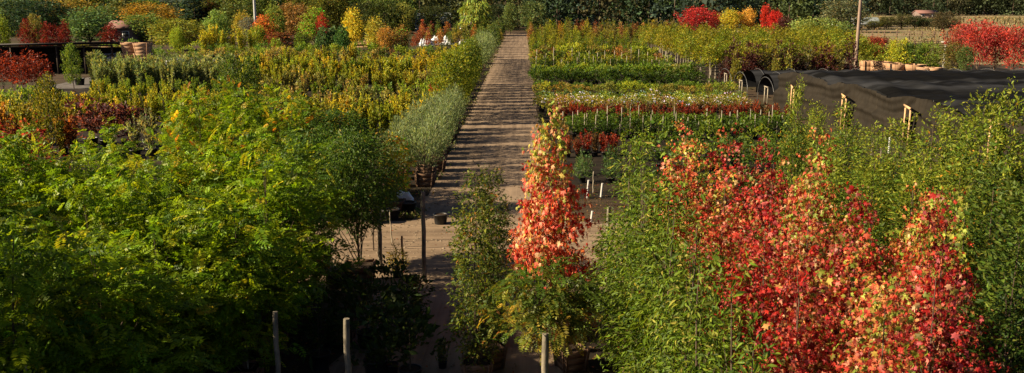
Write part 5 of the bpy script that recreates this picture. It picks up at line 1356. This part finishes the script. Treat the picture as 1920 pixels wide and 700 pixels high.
# weeds and fallen leaves on the soil near the eye: nobody could count them
rng = np.random.default_rng(3); mb = MB(); n = 16000
P = np.stack([rng.uniform(-9, 7, n), rng.uniform(13, 40, n), np.full(n, 0.014)], 1)
m = ((P[:, 0] < -4.3) | (P[:, 0] > 1.3) | (rng.random(n) < 0.16)) & ((P[:, 1] < 24.3) | (P[:, 1] > 32.6) | (rng.random(n) < 0.22)); P = P[m]; n = len(P)
leaves(mb, T_RH, P, np.concatenate([rng.normal(0, 1, (n, 2)), rng.normal(0.15, .12, (n, 1))], 1), rng.normal(0, .3, (n, 3)) + np.array([0, 0, 1]), rng.uniform(.05, .12, n),
       palette(rng, n, [(3, (0.13, 0.09, 0.04)), (2, (0.2, 0.13, 0.05)), (2, (0.06, 0.08, 0.02)), (1, (0.3, 0.08, 0.03))]))
tag(obj('fallen_leaves', mb.mesh('fallen_leaves', LEAF)), 'fallen leaves and weeds scattered on the dirt', 'leaves', kind='stuff')

rng = np.random.default_rng(40); mb = MB(); n = 5200
sd = rng.random(n) < 0.5; P = np.stack([np.where(sd, -4.15, 1.25) + rng.normal(0, .22, n), 33 + 170 * rng.random(n) ** 1.5, np.full(n, .012)], 1)
kp = (np.sin(P[:, 1] * 1.7 + sd) + np.sin(P[:, 1] * .63) + rng.normal(0, .5, n)) > 0.4; P = P[kp]; n = len(P)
leaves(mb, T_RH, P, np.concatenate([rng.normal(0, .8, (n, 2)), np.ones((n, 1))], 1), rng.normal(0, 1, (n, 3)), rng.uniform(.08, .26, n), palette(rng, n, [(3, (0.10, 0.13, 0.03)), (2, (0.2, 0.17, 0.07)), (1, (0.14, 0.1, 0.05))]))
tag(obj('weeds', mb.mesh('weeds', LEAF)), 'low weeds growing along both edges of the dirt road', 'weeds', kind='stuff')
# pebbles and clods on the road and the path
rng = np.random.default_rng(12); mb = MB(); n = 6500
yy_ = 13 + 60 * rng.random(n) ** 1.6; xx_ = rng.uniform(-4.2, 1.4, n)
m = rng.random(n) < 0.35; yy_[m] = rng.uniform(24.5, 32.4, int(m.sum())); xx_[m] = rng.uniform(-16, 6, int(m.sum()))
edge = np.minimum(np.abs(xx_ + 4.1), np.abs(xx_ - 1.2)); kp = m | (rng.random(n) < np.clip(1.2 - edge, 0.25, 1)); xx_, yy_ = xx_[kp], yy_[kp]; n = len(xx_)
sz_ = rng.uniform(0.012, 0.05, n) * np.exp(rng.normal(0, .3, n))
base = np.array([[1, 0, 0], [.3, .9, 0], [-.8, .6, 0], [-.8, -.6, 0], [.3, -.9, 0], [0.1, 0.05, .8]])
Vp = base[None] * sz_[:, None, None] * (1 + rng.normal(0, .2, (n, 6, 1))); Vp[:, :, 0] += xx_[:, None]; Vp[:, :, 1] += yy_[:, None]; Vp[:, :, 2] += 0.006
tri = np.array([[0, 1, 5], [1, 2, 5], [2, 3, 5], [3, 4, 5], [4, 0, 5]])
mb.add(Vp.reshape(-1, 3), (tri[None] + (np.arange(n) * 6)[:, None, None]).reshape(-1, 3))
tag(obj('gravel', mb.mesh('gravel', noise_material('pebble_stone', (0.10, 0.075, 0.05), (0.30, 0.23, 0.16), 6))), 'loose pebbles and clods on the dirt road and path', kind='stuff')
# more standing stock by the junction
post(606, 506, 398, 0.05, 'thin dark stake beside the corner box', False, BARK)
post(622, 470, 380, 0.05, 'slim bamboo cane behind the corner box', False, STAKE, lean=.05)
post(735, 455, 396, 0.04, 'thin cane between the two square posts', False, STAKE, lean=-.06)
post(700, 470, 392, 0.05, 'dark thin stake left of the second square post', False, BARK, lean=.04)
black_pot(735, 412, 1.2, 'black pot left of the white bag'); black_pot(706, 418, 1.3, 'black pot beside the dark leafy shrub'); black_pot(688, 410, 1.3, 'black pot farthest left by the dark shrubs')
black_pot(630, 538, 1.2, 'black pot in front of the boxed pear tree'); black_pot(826, 420, 1.1, 'black pot alone at the road corner')

# ================================================================== YARD DETAILS FAR LEFT
def stack(px, Y, z0, s, rz, lab):
    tag(obj('wooden_box', BOXP, loc=(X_of(px, Y, 1.5), Y, z0), rot=(0, 0, rz), scale=(s, s, 1.2)), lab, 'planter box', 'wooden boxes stacked by the shed')
for q, (px, side) in enumerate(((246, 'left'), (270, 'right'))):
    for z, lv in enumerate(('bottom', 'middle', 'top')):
        stack(px, 102 - q, z * 1.13, 1.1, .1 - .12 * q + .05 * z, '%s %s box of the stack right of the shed' % (lv, side))
stack(196, 114, 0, 1.2, .1, 'bottom box of the pair just inside the shed end'); stack(196, 114, 1.14, 1.2, -.05, 'top box of the pair just inside the shed end')
def van(px, Y, L_, lab, rz=0.0, cab=True):
    root = tag(obj('parked_van', None, loc=(X_of(px, Y, 1), Y, 0), rot=(0, 0, rz)), lab, 'van')
    # side outline pulled across the width
    prof = [(-L_ / 2, .45), (-L_ / 2, 1.5), (-L_ / 2 + .25, 1.95), (L_ / 2 - 1.9, 1.98), (L_ / 2 - 1.1, 1.25), (L_ / 2 - .15, 1.05), (L_ / 2, .8), (L_ / 2, .45)]
    w = 0.95; k = len(prof); V = [(x, -w + (.12 if z > 1.3 else 0), z) for x, z in prof] + [(x, w - (.12 if z > 1.3 else 0), z) for x, z in prof]
    mb = MB(); mb.add(V, [list(range(k)), list(range(k, 2 * k))[::-1]] + [[i, k + i, k + (i + 1) % k, (i + 1) % k] for i in range(k)])
    obj('body', mb.mesh('van_body', CARP), root)
    mb = MB(); mb.add([(L_ / 2 - 1.86, -w + .10, 1.32), (L_ / 2 - 1.2, -w + .10, 1.32), (L_ / 2 - 1.9, -w + .10, 1.86), (-L_ / 2 + 0.5, -w + .10, 1.32), (-L_ / 2 + .6, -w + .10, 1.84)], [[3, 0, 2, 4], [0, 1, 2]])
    obj('window', mb.mesh('van_window', GLASSD), root)
    for sx in (-1, 1):
        for sy in (-1, 1):
            mb = MB(); x = sx * L_ * .32; y = sy * .88
            mb.tube([(x, y - .1, .34), (x, y + .1, .34)], .34, 18); wh = obj('wheel', mb.mesh('wheel', RUBBER), root)
            mb = MB(); mb.tube([(x, y - .108, .34), (x, y + .108, .34)], .18, 12); obj('rim', mb.mesh('rim', PIPE), wh)
van(222, 107, 4.6, 'pale grey van parked between the shed and the stacked boxes', .3)
van(342, 97.5, 3.0, 'pale grey van roof showing above the grey-green willowy row')
# white sheets over the plants behind the round green row
for i, (px0, px1, base, top, lab) in enumerate([(783, 812, 86, 72, 'white plastic sheet heap farthest left'), (806, 850, 76, 66, 'long thin white sheet behind the dark bushes'), (815, 852, 84, 75, 'white sheet fold in front of the long thin one'),
                                                (858, 880, 86, 74, 'small white sheet heap in the middle'), (893, 918, 80, 66, 'white sheet pulled tight near the road'), (922, 938, 80, 66, 'flat white panel nearest the road')]):
    Y = ground(px0, base).y; x0, x1 = X_of(px0, Y, .5), X_of(px1, Y, .5); h = at_Y(px0, top, Y).z; h = min(h, 1.6)
    mb = MB(); n1, n2 = 24, 7; V = []
    for j in range(n2):
        f = j / (n2 - 1) * math.pi
        for q in range(n1):
            x = x0 + (x1 - x0) * q / (n1 - 1); e = min(1, 5 * min(q + .3, n1 - .7 - q) / n1)
            V.append((x - (x0 + x1) / 2, -1.1 * math.cos(f), h * math.sin(f) ** .7 * e * (0.8 + .2 * math.sin(q * 1.7 + i))))
    mb.add(V, np.array([[j * n1 + q, j * n1 + q + 1, (j + 1) * n1 + q + 1, (j + 1) * n1 + q] for j in range(n2 - 1) for q in range(n1 - 1)]))
    tag(obj('plastic_sheet', mb.mesh('plastic_sheet', WHITEP, True), loc=((x0 + x1) / 2, Y + 1, 0)), lab, 'plastic sheet')
# dark bushes in front of the sheets
for i, px in enumerate((795, 835, 872, 905)):
    put_shrub('round', i, X_of(px, 131, 1), 131, 1.6, i, 'dark bush before the white plastic sheets, %s from the road' % ORD[3 - i], 'bush', 'dark bushes at the white sheets', (0.035, 0.06, 0.02), 'dark_bush')
# low cream panels and timber at the far side of the field
def lumber(px0, px1, base, lab):
    Y = ground(px0, base).y; x0, x1 = X_of(px0, Y, .3), X_of(px1, Y, .3); mb = MB()
    for q in range(4): mb.box((0.04 * q, 0.3 * (q % 2), 0.16 + 0.3 * q), (x1 - x0, 1.2, .24))
    tag(obj('timber_stack', mb.mesh('timber_stack', PALEBOX), loc=((x0 + x1) / 2, Y, 0)), lab, 'timber stack')
lumber(660, 720, 90, 'low stack of pinkish timber below the yellow tree')
